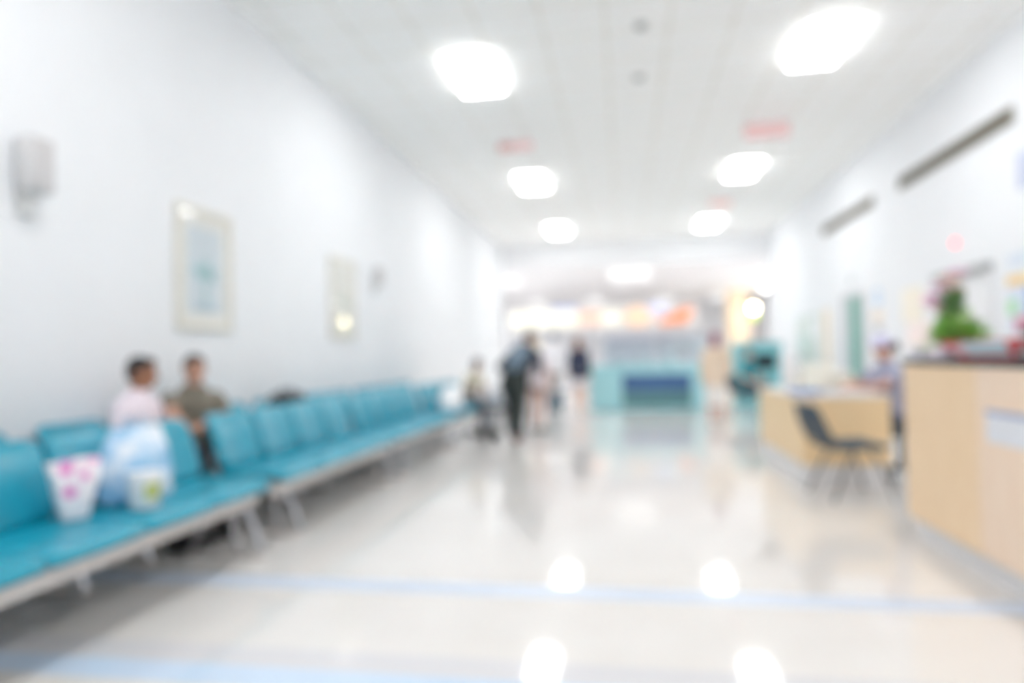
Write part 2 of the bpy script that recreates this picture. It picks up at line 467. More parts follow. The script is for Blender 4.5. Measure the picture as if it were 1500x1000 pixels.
# slot vents high on the right wall
for (y0, y1, lb) in [(7.75, 10.66, 'longer dark slot vent high on the right wall, toward the near counter'),
                     (11.75, 14.5, 'shorter-looking dark slot vent high on the right wall above the green door')]:
    o = empty('slot_vent', (XR, (y0 + y1) / 2, 3.69), 0, lb, 'vent', 'slot vents on the right wall')
    l = (y1 - y0) / 2
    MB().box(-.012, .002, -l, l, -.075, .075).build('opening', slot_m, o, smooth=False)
    f = MB(); f.box(-.03, 0, -l - .02, l + .02, .075, .095); f.box(-.03, 0, -l - .02, l + .02, -.095, -.075); f.box(-.03, 0, -l - .02, -l, -.075, .075); f.box(-.03, 0, l, l + .02, -.075, .075)
    f.build('frame', vent_frame_m, o, smooth=False)
    f = MB()
    for k in (-.025, .025): f.box(-.024, -.012, -l, l, k - .004, k + .004)
    f.build('louvre', slot_m, o, smooth=False)

# indicator lamp over the white door
o = empty('indicator_lamp', (XR, 9.03, 2.54), 0, 'small round red indicator lamp above the white door', 'lamp')
MB().box(-.02, .003, -.05, .05, -.05, .05, .006).build('base', white_m, o)
MB().ell((-.03, 0, 0), (.03, .035, .035)).build('lens', emit('red_lens', (255, 70, 90), 3.2), o)

# ------------------------------------------------------------------ wall pictures and loudspeakers (left wall)
def picture(y0, y1, z0, z1, pm, mm, mm2, label):
    o = empty('framed_picture', (XL, (y0 + y1) / 2, (z0 + z1) / 2), 0, label, 'picture', 'framed pictures on the left wall')
    w, h, t = (y1 - y0) / 2, (z1 - z0) / 2, .045
    f = MB()
    f.box(0, .035, -w, w, h - t, h, .004); f.box(0, .035, -w, w, -h, -h + t, .004); f.box(0, .035, -w, -w + t, -h + t, h - t, .004); f.box(0, .035, w - t, w, -h + t, h - t, .004)
    f.build('frame', cream_frame_m, o, smooth=False)
    MB().box(0, .012, -w + t, w - t, -h + t, h - t).build('mat_board', mat_board_m, o, smooth=False)
    b = .11
    MB().box(.012, .0135, -w + t + b * .8, w - t - b * .8, -h + t + b, h - t - b).build('print', pm, o, smooth=False)
    # a plant in a tall vase, as a flat print
    mt = MB(); x = .0136; hx = (.0012, 0, 0)
    mt.poly([(x, -.025, -.32), (x, .03, -.32), (x, .022, -.1), (x, -.018, -.1)], hx)
    for k in range(9):
        a = R(90 + (k - 4) * 21); L = .2 + .05 * math.sin(k * 2.1); c, s_ = math.cos(a), math.sin(a)
        mt.poly([(x, 0, -.08), (x, c * L * .5 - s_ * .022, -.08 + s_ * L * .5 + c * .022), (x, c * L, -.08 + s_ * L), (x, c * L * .5 + s_ * .022, -.08 + s_ * L * .5 - c * .022)], hx)
    mt.build('plant_motif', mm, o, smooth=False)
    MB().poly([(x, -.17, -.36), (x, .17, -.36), (x, .15, -.3), (x, -.16, -.305)], hx).build('ground_motif', mm2, o, smooth=False)
    MB().box(.022, .024, -w + t, w - t, -h + t, h - t).build('glass', pic_glass_m, o, smooth=False)
picture(4.89, 5.66, 1.53, 2.58, print_m, motif_m, motif_dark_m, 'cream-framed print of a teal plant, above the two seated men')
picture(7.78, 8.54, 1.53, 2.57, print2_m, motif2_m, print2_m, 'paler cream-framed print further along the wall, with a warm lamp reflection')

def wall_speaker(y, z, s, label):
    o = empty('wall_speaker', (XL, y, z), 0, label, 'loudspeaker', 'wall loudspeakers')
    MB().box(.03, .16 * s, -.08 * s, .08 * s, -.16 * s, .17 * s, .012).build('cabinet', grey_spk_m, o)
    MB().box(.155 * s, .17 * s, -.07 * s, .07 * s, -.15 * s, .16 * s, .006).build('grille', grey_dark_spk_m, o)
    b = MB(); b.box(0, .015, -.05 * s, .05 * s, -.3 * s, .08 * s, .003); b.box(.01, .1 * s, -.03 * s, .03 * s, -.2 * s, -.155 * s, .004); b.box(.01, .05 * s, -.04 * s, .04 * s, -.3 * s, -.18 * s, .006)
    b.build('bracket', M('bracket_grey', (222, 223, 222), .6), o)
wall_speaker(3.49, 2.46, 1.0, 'light grey loudspeaker on a bracket, on the wall above the near bench')
wall_speaker(9.3, 2.47, .8, 'small pale grey loudspeaker on the wall beyond the second picture')

# ------------------------------------------------------------------ waiting benches
PITCH, NS = .57, 4
LEN = PITCH * NS
def make_bench():
    o = empty('waiting_bench', (0, 0, 0))
    for k in range(NS):
        y0 = k * PITCH + .012; y1 = (k + 1) * PITCH - .012
        st = MB().pad([(0, .425), (-.035, .447), (-.12, .458), (-.3, .458), (-.52, .468)], .034, y0 - .008, y1 + .008, edge=.045, corner=.03, dish=.008).build('seat', teal_m, o)
        MB().pad([(-.05, .408), (-.2, .408), (-.48, .416)], .012, y0 + .03, y1 - .03, edge=.02, corner=.05, dish=0, ny=8, nx=8).build('seat_shell', pan_m, st)
        bk = MB().pad([(-.495, .482), (-.51, .53), (-.535, .62), (-.57, .73), (-.615, .84), (-.65, .885)], .03, y0 + .004, y1 - .004, edge=.045, corner=.09, dish=.02).build('backrest', teal_m, o)
        MB().pad([(-.548, .55), (-.575, .65), (-.608, .75), (-.642, .83)], .01, y0 + .05, y1 - .05, edge=.02, corner=.06, dish=0, ny=8, nx=8).build('back_shell', pan_m, bk)
    MB().box(-.16, -.09, .02, LEN - .02, .315, .385, .006).build('front_beam', beam_m, o, smooth=False)
    MB().box(-.36, -.31, .02, LEN - .02, .335, .385, .006).build('rear_beam', steel_m, o, smooth=False)
    for k in range(NS + 1):
        y = min(max(k * PITCH, .03), LEN - .03)
        MB().loft([(-.1, y, .39), (-.35, y, .385), (-.5, y, .405), (-.565, y, .5), (-.585, y, .62)], [(.009, .018)] * 5, wd=(0, 1, 0), n=10, cap=('flat', 'round')).build('bracket', steel_m, o)
    for y in (.20, LEN - .13):
        f = MB()
        f.tube([(-.12, y, .32), (-.06, y, .2), (.0, y, .03)], .02)
        f.tube([(-.2, y, .33), (-.2, y, .18), (-.17, y, .035)], .016)
        f.tube([(-.33, y, .34), (-.42, y, .2), (-.5, y, .03)], .02)
        f.tube([(-.12, y, .325), (-.33, y, .335)], .02)
        lg = f.build('leg', chrome_m, o)
        MB().box(-.53, .03, y - .03, y + .03, .0, .03, .008).build('foot_bar', beam_m, lg)
    return o
bench = make_bench()
front = [(1.79, 'front-row teal bench holding the floral paper bag and the blue plastic bag'),
         (4.26, 'front-row teal bench starting beside the dark trousers showing through the gap'),
         (6.63, 'third front-row teal bench, before the one with the white bag'),
         (9.07, 'far front-row teal bench with the white bag and the person in beige')]
back = [(1.05, 'back-row teal bench against the wall behind the floral paper bag, ending below the wall loudspeaker'),
        (3.50, 'back-row teal bench on which the two men sit'),
        (5.94, 'back-row teal bench with the black bag on it'),
        (8.38, 'far back-row teal bench against the wall behind the third front bench')]
first = True
for xo, lst in ((-2.30, front), (-2.91, back)):
    for y, lb in lst:
        o = bench if first else copy_tree(bench)
        first = False
        o.location = (xo, y, 0); tag(o, lb, 'bench', 'teal waiting benches')

# ------------------------------------------------------------------ bags on the benches
def floral_bag():
    o = empty('paper_bag', (-2.66, 2.86, .497), R(58), 'white paper bag with pink flowers standing on the near bench', 'bag')
    b = MB(); rings = []
    for z, w, dd in [(0, .05, .035), (.01, .053, .038), (.1, .072, .05), (.2, .095, .052), (.275, .11, .045)]:
        rings.append([b.bm.verts.new((sx * w + .004 * math.sin(z * 40), sy * dd, z + (.012 if (z > .27 and sx > 0) else 0))) for sx, sy in ((-1, -1), (-.33, -1.12), (.33, -1.12), (1, -1), (1, 1), (.33, 1.12), (-.33, 1.12), (-1, 1))])
    for r0, r1 in zip(rings, rings[1:]):
        for j in range(8): b.bm.faces.new((r0[j], r0[(j + 1) % 8], r1[(j + 1) % 8], r1[j]))
    b.bm.faces.new(rings[0][::-1])
    bo = b.build('bag_body', floral_m, o)
    sm = bo.modifiers.new('s', 'SOLIDIFY'); sm.thickness = .002
    for sy in (-1, 1):
        MB().tube([(-.05, sy * .045, .27), (-.045, sy * .055, .285), (0, sy * .062, .255), (.045, sy * .055, .285), (.05, sy * .045, .27)], .004, 8).build('handle', pink_m, o)
floral_bag()

def plastic_bag(loc, rz, w, dd, h, m, label, seed, name='plastic_bag', top=.5):
    o = empty(name, loc, rz, label, 'bag')
    b = MB()
    prof = [(0, .82, .8), (.04, .95, .95), (.2, 1, 1), (.45, .98, .95), (.65, .92, .8), (.82, .5 + top * .62, .6), (.94, .28 + top * .8, .36), (1, .12 + top, .2)]
    pts = [(0, 0, z * h) for z, _, _ in prof]; rad = [(w * a, dd * c) for _, a, c in prof]
    b.loft(pts, rad, wd=(1, 0, 0), n=36, cap=('flat', 'flat'))
    bmesh.ops.subdivide_edges(b.bm, edges=b.bm.edges[:], cuts=1, use_grid_fill=True)
    for v in b.bm.verts:
        if v.co.z > .015:
            n = noise.noise_vector(v.co * 14 + Vector((seed, 0, 0))) * .016 + noise.noise_vector(v.co * 34 + Vector((seed, 3, 0))) * .007
            v.co += n
    b.build('bag_body', m, o)
    for sx in (-1, 1):
        MB().loft([(sx * w * .2, 0, h * .96), (sx * w * .3, 0, h * 1.06), (sx * w * .16, .01, h * 1.13), (sx * .01, .01, h * 1.02)], [(.014, .004)] * 4, wd=(0, 1, 0), n=8).build('handle', m, o)
    return o
plastic_bag((-2.67, 3.29, .50), R(68), .205, .10, .40, plastic_bag_m, 'pale blue and white plastic carrier bag beside the floral bag', 3.1)
o = empty('food_tub', (-2.49, 3.13, .495), R(-38), 'white tub with an olive green label against the front of the blue bag', 'tub')
MB().lathe([(.064, 0), (.07, .01), (.082, .17), (.087, .175), (.087, .185), (.08, .187)]).build('tub_body', white_m, o)
lb_ = MB(); n = 10
lb_.poly([(0.079 * math.cos(R(-14 + 7 * k)), 0.079 * math.sin(R(-14 + 7 * k)), .05) for k in range(n)] + [(.0815 * math.cos(R(-14 + 7 * k)), .0815 * math.sin(R(-14 + 7 * k)), .05) for k in range(n - 1, -1, -1)], (0, 0, .085))
lb_.build('label', green_label_m, o, smooth=False)
plastic_bag((-2.52, 9.50, .50), R(50), .20, .13, .32, M('bright_white_film', (248, 248, 250), .35, var=.01), 'white plastic bag on the bench beside the person in beige', 9.4)
plastic_bag((-3.33, 6.20, .50), R(66), .29, .12, .43, black_m, 'black shoulder bag resting on a back-row seat', 5.7, 'shoulder_bag')

# ------------------------------------------------------------------ near reception counter
o = empty('reception_counter', (1.85, 3.6, 0), 0, 'tall light-wood reception counter with black top at the right edge', 'counter')
Y0, Y1, YS = 1.6, 4.86, 3.93
ly = lambda y: y - 3.6
MB().box(0, .03, ly(YS) + .002, ly(Y1), .13, 1.13, .003).build('front_panel', wood_m, o, smooth=False)
MB().box(0, .03, ly(Y0), ly(YS) - .002, .13, 1.13, .003).build('front_panel', wood2_m, o, smooth=False)
MB().box(.03, .62, ly(Y1) - .03, ly(Y1), .13, 1.13, .003).build('end_panel', wood_m, o, smooth=False)
MB().box(.03, .62, ly(Y0), ly(Y0) + .03, .13, 1.13, .003).build('end_panel', wood_m, o, smooth=False)
MB().box(.05, .6, ly(Y0) + .05, ly(Y1) - .05, 0, .13).build('plinth', plinth_m, o, smooth=False)
MB().box(-.015, .66, ly(Y0) - .015, ly(Y1) + .015, 1.13, 1.168, .006).build('worktop', black_top_m, o, smooth=False)
MB().box(.6, .62, ly(Y0) + .03, ly(Y1) - .03, .13, 1.13).build('back_panel', wood_m, o, smooth=False)

o = empty('counter_sign', (1.85, 3.55, .83), 0, 'white notice with grey-blue top strip on the front of the wood counter', 'sign')
MB().box(-.008, 0, -.27, .27, -.085, .085, .002).build('board', M('notice_white', (226, 228, 234), .5, var=.02), o, smooth=False)
MB().box(-.0095, -.008, -.268, .268, .055, .083).build('top_strip', M('notice_strip', (160, 170, 196), .5), o, smooth=False)

# flower arrangement
def flowers():
    o = empty('flower_arrangement', (2.09, 4.68, 1.168), 0, 'green leafy arrangement with pink flowers on the reception counter', 'flowers')
    MB().lathe([(.035, 0), (.055, .012), (.06, .07), (.066, .085), (.055, .085)]).build('pot', M('glazed_grey_pot', (122, 142, 120), .3), o)
    rnd = random.Random(4)
    def leaves(mb, n, zc, spread, hgt, L):
        for _ in range(n):
            a = rnd.uniform(0, 2 * math.pi); e = rnd.uniform(.1, 1.2); r = rnd.uniform(0, spread)
            p = Vector((r * math.cos(a), r * math.sin(a), zc + rnd.uniform(0, hgt)))
            d = Vector((math.cos(a) * math.cos(e), math.sin(a) * math.cos(e), math.sin(e))) * rnd.uniform(.6, 1.1) * L
            s_ = d.cross(Vector((rnd.uniform(-.3, .3), rnd.uniform(-.3, .3), 1))).normalized() * L * .22
            nn = d.cross(s_).normalized() * L * .06
            v = [mb.bm.verts.new(q) for q in (p, p + d * .45 + s_, p + d, p + d * .45 - s_, p + d * .45 + nn)]
            for i in range(4):
                mb.bm.faces.new((v[i], v[(i + 1) % 4], v[4]))
    a = MB(); leaves(a, 125, .07, .08, .13, .15); a.build('leaves', leaf_m, o)
    b = MB(); leaves(b, 110, .12, .04, .28, .11); b.build('dark_leaves', leaf_dark_m, o)
    c = MB()
    for x, y in ((.09, -.14), (.06, -.18), (.1, -.1)):
        c.tube([(0, 0, .06), (x * .6, y * .6, .12), (x, y, .15)], .004, 6)
    c.build('stem', leaf_m, o)
    c = MB(); bmesh.ops.translate(c.bm, vec=(0, 0, 0), verts=c.bm.verts); leaves(c, 45, .1, .05, .05, .08)
    bmesh.ops.translate(c.bm, vec=(.08, -.14, .0), verts=c.bm.verts); c.build('side_leaves', leaf_m, o)
    for k, (x, y, z, m) in enumerate([(-.01, .0, .5, peach_m), (.02, -.04, .54, pink_m), (-.04, .06, .46, pink_m), (-.06, .09, .40, pink_m), (-.05, .1, .34, pink_m), (-.07, .13, .37, pink_m), (.02, .03, .44, peach_m), (.05, -.06, .24, offwhite_m), (-.02, .05, .30, peach_m)]):
        f = MB()
        for q in range(6):
            an = R(60 * q + 13 * k); dd = Vector((math.cos(an), math.sin(an), .35)) * .036
            f.ell(Vector((x, y, z)) + dd, (.032, .032, .014), seg=10, rings=6)
        f.ell((x, y, z + .008), (.012, .012, .012), seg=10, rings=6)
        fo = f.build('flower', m, o)
        MB().tube([(x, y, z), (x * .6, y * .6, z * .6 + .05), (0, 0, .07)], .0035, 6).build('stem', leaf_dark_m, fo)
flowers()
for (x, y, w, l, h, m, nm, lb) in [(2.13, 4.83 - .06, .09, .05, .075, lilac_m, 'card_box', None)]:
    pass
o = empty('card_holder', (1.92, 4.78, 1.168), R(0), 'small white card holder at the end of the black worktop beside the plant', 'card holder')
MB().box(-.05, .05, -.045, .05, 0, .012, .003).build('base', white_m, o); MB().box(-.045, .045, .02, .03, .01, .085, .003).build('back_plate', white_m, o); MB().box(-.04, .04, -.02, .018, .012, .07, .002).build('cards', M('lilac_cards', (226, 222, 232), .7), o)
o = empty('tissue_box', (1.95, 4.50, 1.168), R(8), 'small pale lilac tissue box on the worktop between plant and red display', 'tissue box')
MB().box(-.05, .05, -.08, .08, 0, .065, .005).build('carton', M('pale_lilac_carton', (226, 216, 226), .6, var=.04), o)
t_ = MB().loft([(0, 0, .06), (.004, .0, .085), (.01, .01, .1)], [(.035, .008), (.03, .007), (.012, .003)], wd=(0, 1, 0), n=12); t_.build('tissue', paper_m, o)
# flared red tray with a pale blue label
o = empty('display_stand', (2.04, 4.03, 1.168), 0, 'flared red tray with a pale blue label on the reception counter', 'tray')
w = MB(); rings = []
for z, hx, hy in ((0, .09, .27), (.105, .135, .44), (.105, .128, .433), (.012, .083, .262)):
    rings.append([w.bm.verts.new((sx * hx, sy * hy, z)) for sx, sy in ((-1, -1), (1, -1), (1, 1), (-1, 1))])
for r0, r1 in zip(rings, rings[1:]):
    for j in range(4): w.bm.faces.new((r0[j], r0[(j + 1) % 4], r1[(j + 1) % 4], r1[j]))
w.bm.faces.new(rings[0][::-1]); w.bm.faces.new(rings[-1]); w.build('tray_body', red_m, o, smooth=False)
def side(y0, y1, z0, z1, m, nm):
    q = lambda y, z: Vector((-.09 - .045 * z / .105 - .001, y, z))
    MB().poly([q(y0, z0), q(y1, z0), q(y1 + (.06 if y1 > .1 else 0), z1), q(y0, z1)], (-.003, 0, .001)).build(nm, m, o, smooth=False)
side(-.28, .13, .022, .096, paleblue_m, 'label'); side(.15, .29, .03, .075, M('blush_panel', (246, 214, 218), .6), 'side_label')
MB().box(-.1, .1, -.36, .36, .02, .085, .01).build('leaflets', paper_m, o, smooth=False)

o = empty('document_tray', (2.36, 3.75, 1.168), 0, 'black flat document tray raised behind the red display', 'tray')
for sx in (-.1, .1):
    for sy in (-.42, .42):
        MB().tube([(sx, sy, 0), (sx, sy, .145)], .008).build('leg', rubber_m, o)
f = MB(); f.box(-.13, .13, -.46, .46, .14, .155, .003); f.box(-.13, -.12, -.46, .46, .155, .18); f.box(.12, .13, -.46, .46, .155, .18); f.box(-.12, .12, -.46, -.45, .155, .18); f.box(-.12, .12, .45, .46, .155, .18)
f.build('tray', rubber_m, o, smooth=False)

# ------------------------------------------------------------------ low desk
o = empty('service_desk', (1.6, 6.5, 0), 0, 'low honey-wood service desk with white plinth behind the grey chair', 'desk')
MB().box(0, .03, 0, 1.95, .19, .80, .004).build('side_panel', desk_wood_m, o, smooth=False)
MB().box(.03, .76, 0, .03, .19, .80, .004).build('front_panel', desk_wood_m, o, smooth=False)
MB().box(.03, .74, 1.92, 1.95, .19, .80, .004).build('far_panel', desk_wood_m, o, smooth=False)
MB().box(-.015, .775, -.015, 1.965, .80, .825, .004).build('desktop', M('white_desktop', (232, 228, 222), .35, var=.02), o, smooth=False)
MB().box(.03, .74, .03, 1.93, 0, .19).build('plinth', plinth_m, o, smooth=False)
ZD = .825
def paper_stack(x, y, rz, w, l, h, m, label, name='paper_stack'):
    o = empty(name, (x, y, ZD), rz, label, 'papers', 'papers on the service desk')
    f = MB(); n = 5
    for k in range(n):
        a = Matrix.Rotation(R(random.uniform(-4, 4)), 4, 'Z')
        f.box(-w / 2, w / 2, -l / 2, l / 2, h * k / n, h * (k + .96) / n, mat=a)
    f.build('sheets', m, o, smooth=False)
paper_stack(1.70, 6.82, R(6), .2, .3, .045, blue_m, 'stack of blue folders at the near corner of the wood desk', 'folder_stack')
paper_stack(2.02, 6.64, R(86), .2, .3, .03, paper_m, 'flat white stack of papers at the nurse side of the desk')
paper_stack(1.98, 7.06, R(75), .2, .28, .02, lilac_m, 'pale lilac papers in the middle of the desk')
o = empty('computer_monitor', (1.84, 7.95, ZD), R(236), 'white computer monitor seen from behind on the far end of the desk', 'monitor')
MB().lathe([(.1, 0), (.1, .01), (.03, .02), (.025, .09), (.02, .1)]).build('stand', white_m, o)
MB().box(-.2, .2, -.02, .03, .08, .38, .02).build('case', white_m, o); MB().box(-.18, .18, -.025, -.018, .1, .36, .002).build('screen', M('dark_screen', (60, 70, 80), .2), o)
o = empty('printer', (2.12, 7.5, ZD), R(12), 'cream desktop printer in the middle of the service desk', 'printer')
MB().box(-.2, .2, -.15, .15, 0, .19, .025).build('case', offwhite_m, o); MB().box(-.16, .16, .08, .11, .18, .3, .004, mat=Matrix.Rotation(R(-12), 4, 'X')).build('paper_tray', offwhite_m, o); MB().box(-.15, .15, -.25, -.14, .04, .05, .003).build('output_tray', offwhite_m, o)
o = empty('box_file', (2.0, 8.2, ZD), R(20), 'pale cream box file at the far end of the desk', 'box file')
MB().box(-.14, .14, -.05, .05, 0, .24, .006).build('case', offwhite_m, o); MB().box(-.03, .03, -.053, -.049, .1, .17).build('label', paper_m, o)

o = empty('customer_display', (1.665, 8.36, ZD), R(12), 'small black screen on a pole at the far end of the service desk', 'screen')
MB().lathe([(.06, 0), (.06, .012), (.02, .02)]).build('base', rubber_m, o)
MB().tube([(0, 0, .01), (0, 0, .24)], .018).build('pole', dark_steel_m, o)
MB().box(-.125, .125, -.03, .03, .22, .39, .012).build('screen_housing', black_m, o); MB().box(-.11, .11, -.034, -.029, .235, .375, .002).build('display', M('dark_display', (30, 44, 52), .3), o, smooth=False)
# visitor chair
def chair(x, y, rz, label, fab, legm, name='visitor_chair'):
    o = empty(name, (x, y, 0), rz, label, 'chair')     # faces +X
    MB().pad([(.25, .425), (.2, .45), (.05, .447), (-.12, .44), (-.22, .45)], .028, -.23, .23, edge=.04, corner=.08, dish=.012).build('seat', fab, o)
    MB().pad([(-.2, .47), (-.235, .52), (-.275, .6), (-.33, .72), (-.365, .80)], .024, -.225, .225, edge=.04, corner=.09, dish=.018).build('backrest', fab, o)
    for s_ in (-1, 1):
        MB().tube([(-.05, s_ * .2, .42), (-.16, s_ * .225, .42), (-.235, s_ * .225, .45), (-.3, s_ * .215, .58), (-.345, s_ * .2, .68)], .011).build('back_support', legm, o)
        MB().tube([(.08, s_ * .19, .42), (.15, s_ * .22, .3), (.24, s_ * .25, 0)], .0125).build('leg', legm, o)
        MB().tube([(-.04, s_ * .19, .42), (-.12, s_ * .22, .3), (-.25, s_ * .25, 0)], .0125).build('leg', legm, o)
    f = MB(); f.tube([(.08, -.19, .415), (.08, .19, .415)], .011); f.tube([(-.04, -.19, .415), (-.04, .19, .415)], .011); f.build('seat_frame', legm, o)
    return o
chair(1.86, 6.06, R(8), 'slate grey upholstered chair in front of the low wood desk', chair_fab_m, chair_leg_m)

# nurse's chair, white cover on its back
o = empty('office_chair', (2.60, 6.94, 0), 0, 'office chair with white-covered back and dark base under the staff member', 'chair')
MB().pad([(-.24, .44), (-.1, .465), (.1, .46), (.2, .465)], .035, -.23, .23, edge=.04, corner=.08).build('seat', chair_fab_m, o)
MB().pad([(.2, .58), (.225, .72), (.235, .9), (.24, 1.03)], .03, -.21, .21, edge=.04, corner=.08).build('backrest', chair_fab_m, o)
MB().pad([(.205, .64), (.23, .74), (.24, .9), (.245, 1.045)], .043, -.225, .225, edge=.05, corner=.06).build('white_cover', M('white_cotton', (236, 236, 232), .9, var=.02, bump=.2), o)
MB().tube([(0, 0, .08), (0, 0, .44)], .03, 14).build('gas_column', dark_steel_m, o)
MB().box(.0, .24, -.035, .035, .42, .45, .006).build('back_arm', dark_steel_m, o); MB().box(.215, .255, -.035, .035, .44, .62, .006).build('back_post', dark_steel_m, o)
for k in range(5):
    a = R(72 * k + 15); ca, sa = math.cos(a), math.sin(a)
    lg = MB().loft([(0, 0, .1), (ca * .27, sa * .27, .075)], [(.022, .022), (.016, .014)], n=10).build('leg', dark_steel_m, o)
    MB().torus((ca * .27, sa * .27, .03), (-sa, ca, 0), .018, .012, 18, 8).build('caster', rubber_m, lg)

# ------------------------------------------------------------------ far end of the hall
o = empty('service_counter', (.48, 15.3, 0), 0, 'pale teal service counter with a navy front panel at the end of the hall', 'counter')
MB().box(-1.27, 1.27, 0, .7, .06, .98, .006).build('body', teal_panel_m, o, smooth=False)
MB().box(-1.25, 1.25, .03, .68, 0, .06).build('plinth', teal_panel_m, o, smooth=False)
MB().box(-.53, .98, -.02, .0, .44, .80, .004).build('navy_panel', navy_m, o, smooth=False)
MB().box(-.53, .98, -.02, .0, .08, .435, .004).build('lower_panel', greygreen_m, o, smooth=False)
MB().box(-1.3, 1.3, -.03, .73, .98, 1.02, .006).build('worktop', teal_panel_m, o, smooth=False)
o = empty('display_case', (.72, 15.55, 1.02), 0, 'glass display case with mauve-grey top shelf on the teal counter', 'display case')
for sx in (-1.2, -.02, 1.1):
    for sy in (-.2, .25):
        MB().box(sx - .015, sx + .015, sy - .015, sy + .015, 0, .62).build('post', alu_m, o, smooth=False)
MB().box(-1.22, 1.15, -.25, .1, .62, .67, .006).build('top_shelf', mauve_m, o, smooth=False)
MB().box(-1.18, 1.08, -.205, -.2, .02, .6).build('front_glass', clear_glass_m, o, smooth=False)
MB().box(-1.18, 1.08, -.15, .22, .3, .31).build('shelf', clear_glass_m, o, smooth=False)
MB().box(-1.18, 1.08, .24, .245, .02, .6).build('rear_glass', clear_glass_m, o, smooth=False)
for (x, w, h, m, lb, nm) in [(.42, .3, .3, M('grey_machine', (222, 225, 225), .5), 'grey box-shaped till inside the glass display case, near its middle', 'cash_register'),
                         (1.0, .26, .44, M('white_machine', (234, 236, 236), .4), 'tall white appliance inside the glass display case', 'appliance'),
                         (-.1, .4, .2, M('silver_tray', (216, 218, 222), .3, .4), 'low silver food warmer in the left of the glass display case', 'food_warmer')]:
    q = empty(nm, (x, 15.6, 1.02), 0, lb, nm.replace('_', ' '))
    MB().box(-w / 2, w / 2, -.1, .1, 0, h if h < .3 else h * .66, .02).build('body', m, q)
    MB().box(-w / 2 + .03, w / 2 - .03, -.06, .08, (h if h < .3 else h * .66) - .005, (h if h < .3 else h * .66) + .02, .006).build('lid', alu_m, q)
o = empty('partition_counter', (3.05, 16.2, 0), 0, 'tall pale teal counter by the right wall, beyond the wood desk', 'counter')
MB().box(-.5, .55, 0, .5, 0, 1.45, .006).build('body', M('teal_laminate', (130, 198, 206), .45, var=.02), o, smooth=False)
MB().box(-.53, .58, -.03, .53, 1.45, 1.49, .006).build('worktop', teal_panel_m, o, smooth=False)
# lit shop fascia
o = empty('shop_fascia', (-.8, 24, 0), 0, 'shop front with a row of cream, pink and orange lit signs', 'shop sign')
MB().box(-3.4, 3.4, .1, .2, 2.2, 3.1, .004).build('backing', M('fascia_white', (232, 230, 228), .6), o, smooth=False)
for sx in (-3.35, 3.35): MB().box(sx - .06, sx + .06, .1, .2, 0, 2.2).build('post', alu_m, o, smooth=False)
MB().box(-3.2, -.83, 0, .1, 2.34, 2.86, .02).build('cream_sign', emit('cream_lightbox', (255, 251, 232), .82), o, smooth=False)
MB().box(-1.75, -.83, .02, .1, 2.9, 3.08, .01).build('blue_sign', emit('blue_lightbox', (214, 222, 255), .72), o, smooth=False)
MB().box(-.78, .02, 0, .1, 2.36, 2.88, .02).build('pink_sign', emit('pink_lightbox', (255, 216, 198), .74), o, smooth=False)
MB().box(.04, .68, 0, .1, 2.34, 2.86, .02).build('ivory_sign', emit('ivory_lightbox', (255, 251, 236), .8), o, smooth=False)
MB().ell((1.32, .04, 2.62), (.48, .06, .36)).build('peach_sign', emit('peach_lightbox', (255, 216, 186), .8), o)
b_ = MB(); b_.poly([(2.1, 0, 2.3), (3.0, 0, 2.36), (3.25, 0, 2.86), (2.95, 0, 2.88), (2.45, 0, 2.6), (2.1, 0, 2.5)], (0, .1, 0)); b_.build('orange_sign', emit('orange_lightbox', (255, 158, 110), .75), o, smooth=False)
MB().ell((2.0, .06, 2.88), (.4, .04, .2)).build('lavender_sign', emit('lavender_lightbox', (226, 228, 255), .72), o)
o = empty('back_counter', (-.8, 24.6, 0), 0, 'grey-white shop counter under the lit signs', 'counter')
MB().box(-3.2, 3.2, 0, .6, 0, 1.15, .01).build('body', M('pale_counter', (222, 222, 224), .5), o, smooth=False); MB().box(-3.25, 3.25, -.05, .65, 1.15, 1.2, .008).build('worktop', mauve_m, o, smooth=False)
o = empty('wall_menu', (-1.1, YF, 0), 0, 'pale grey wall panels behind the shop counter', 'wall panel')
MB().box(-2.5, -.2, -.04, 0, 1.2, 2.4, .01).build('panel', M('pale_grey_panel', (220, 222, 226), .6), o, smooth=False); MB().box(.2, 3.4, -.04, 0, 1.2, 2.4, .01).build('panel', M('pale_grey_panel_b', (214, 214, 222), .6), o, smooth=False)
# column and globe lamp
o = empty('column', (4.95, 30.2, 0), 0, 'beige wood-faced column beside the glowing globe lamp', 'column')
MB().box(-.45, .45, 0, .5, .1, LZ, .01).build('shaft', beigewood_m, o, smooth=False); MB().box(-.48, .48, -.03, .53, 0, .1, .01).build('base', plinth_m, o, smooth=False)
o = empty('globe_lamp', (5.25, 28.3, 0), 0, 'glowing round globe lamp on a thin post at the far right', 'lamp')
MB().lathe([(.2, 0), (.2, .03), (.05, .06)]).build('base', M('lamp_brown', (150, 110, 80), .5), o)
MB().tube([(0, 0, .05), (0, 0, 2.7)], .03).build('post', M('lamp_post_brown', (170, 130, 96), .5), o)
MB().ell((0, 0, 3.05), (.13, .13, .13)).build('globe', emit('warm_globe', (255, 238, 196), 22.0), o)
MB().lathe([(.04, 2.58), (.14, 2.66), (.15, 2.82), (.09, 2.92)]).build('collar', emit('green_glow_collar', (206, 236, 96), 1.6), o)

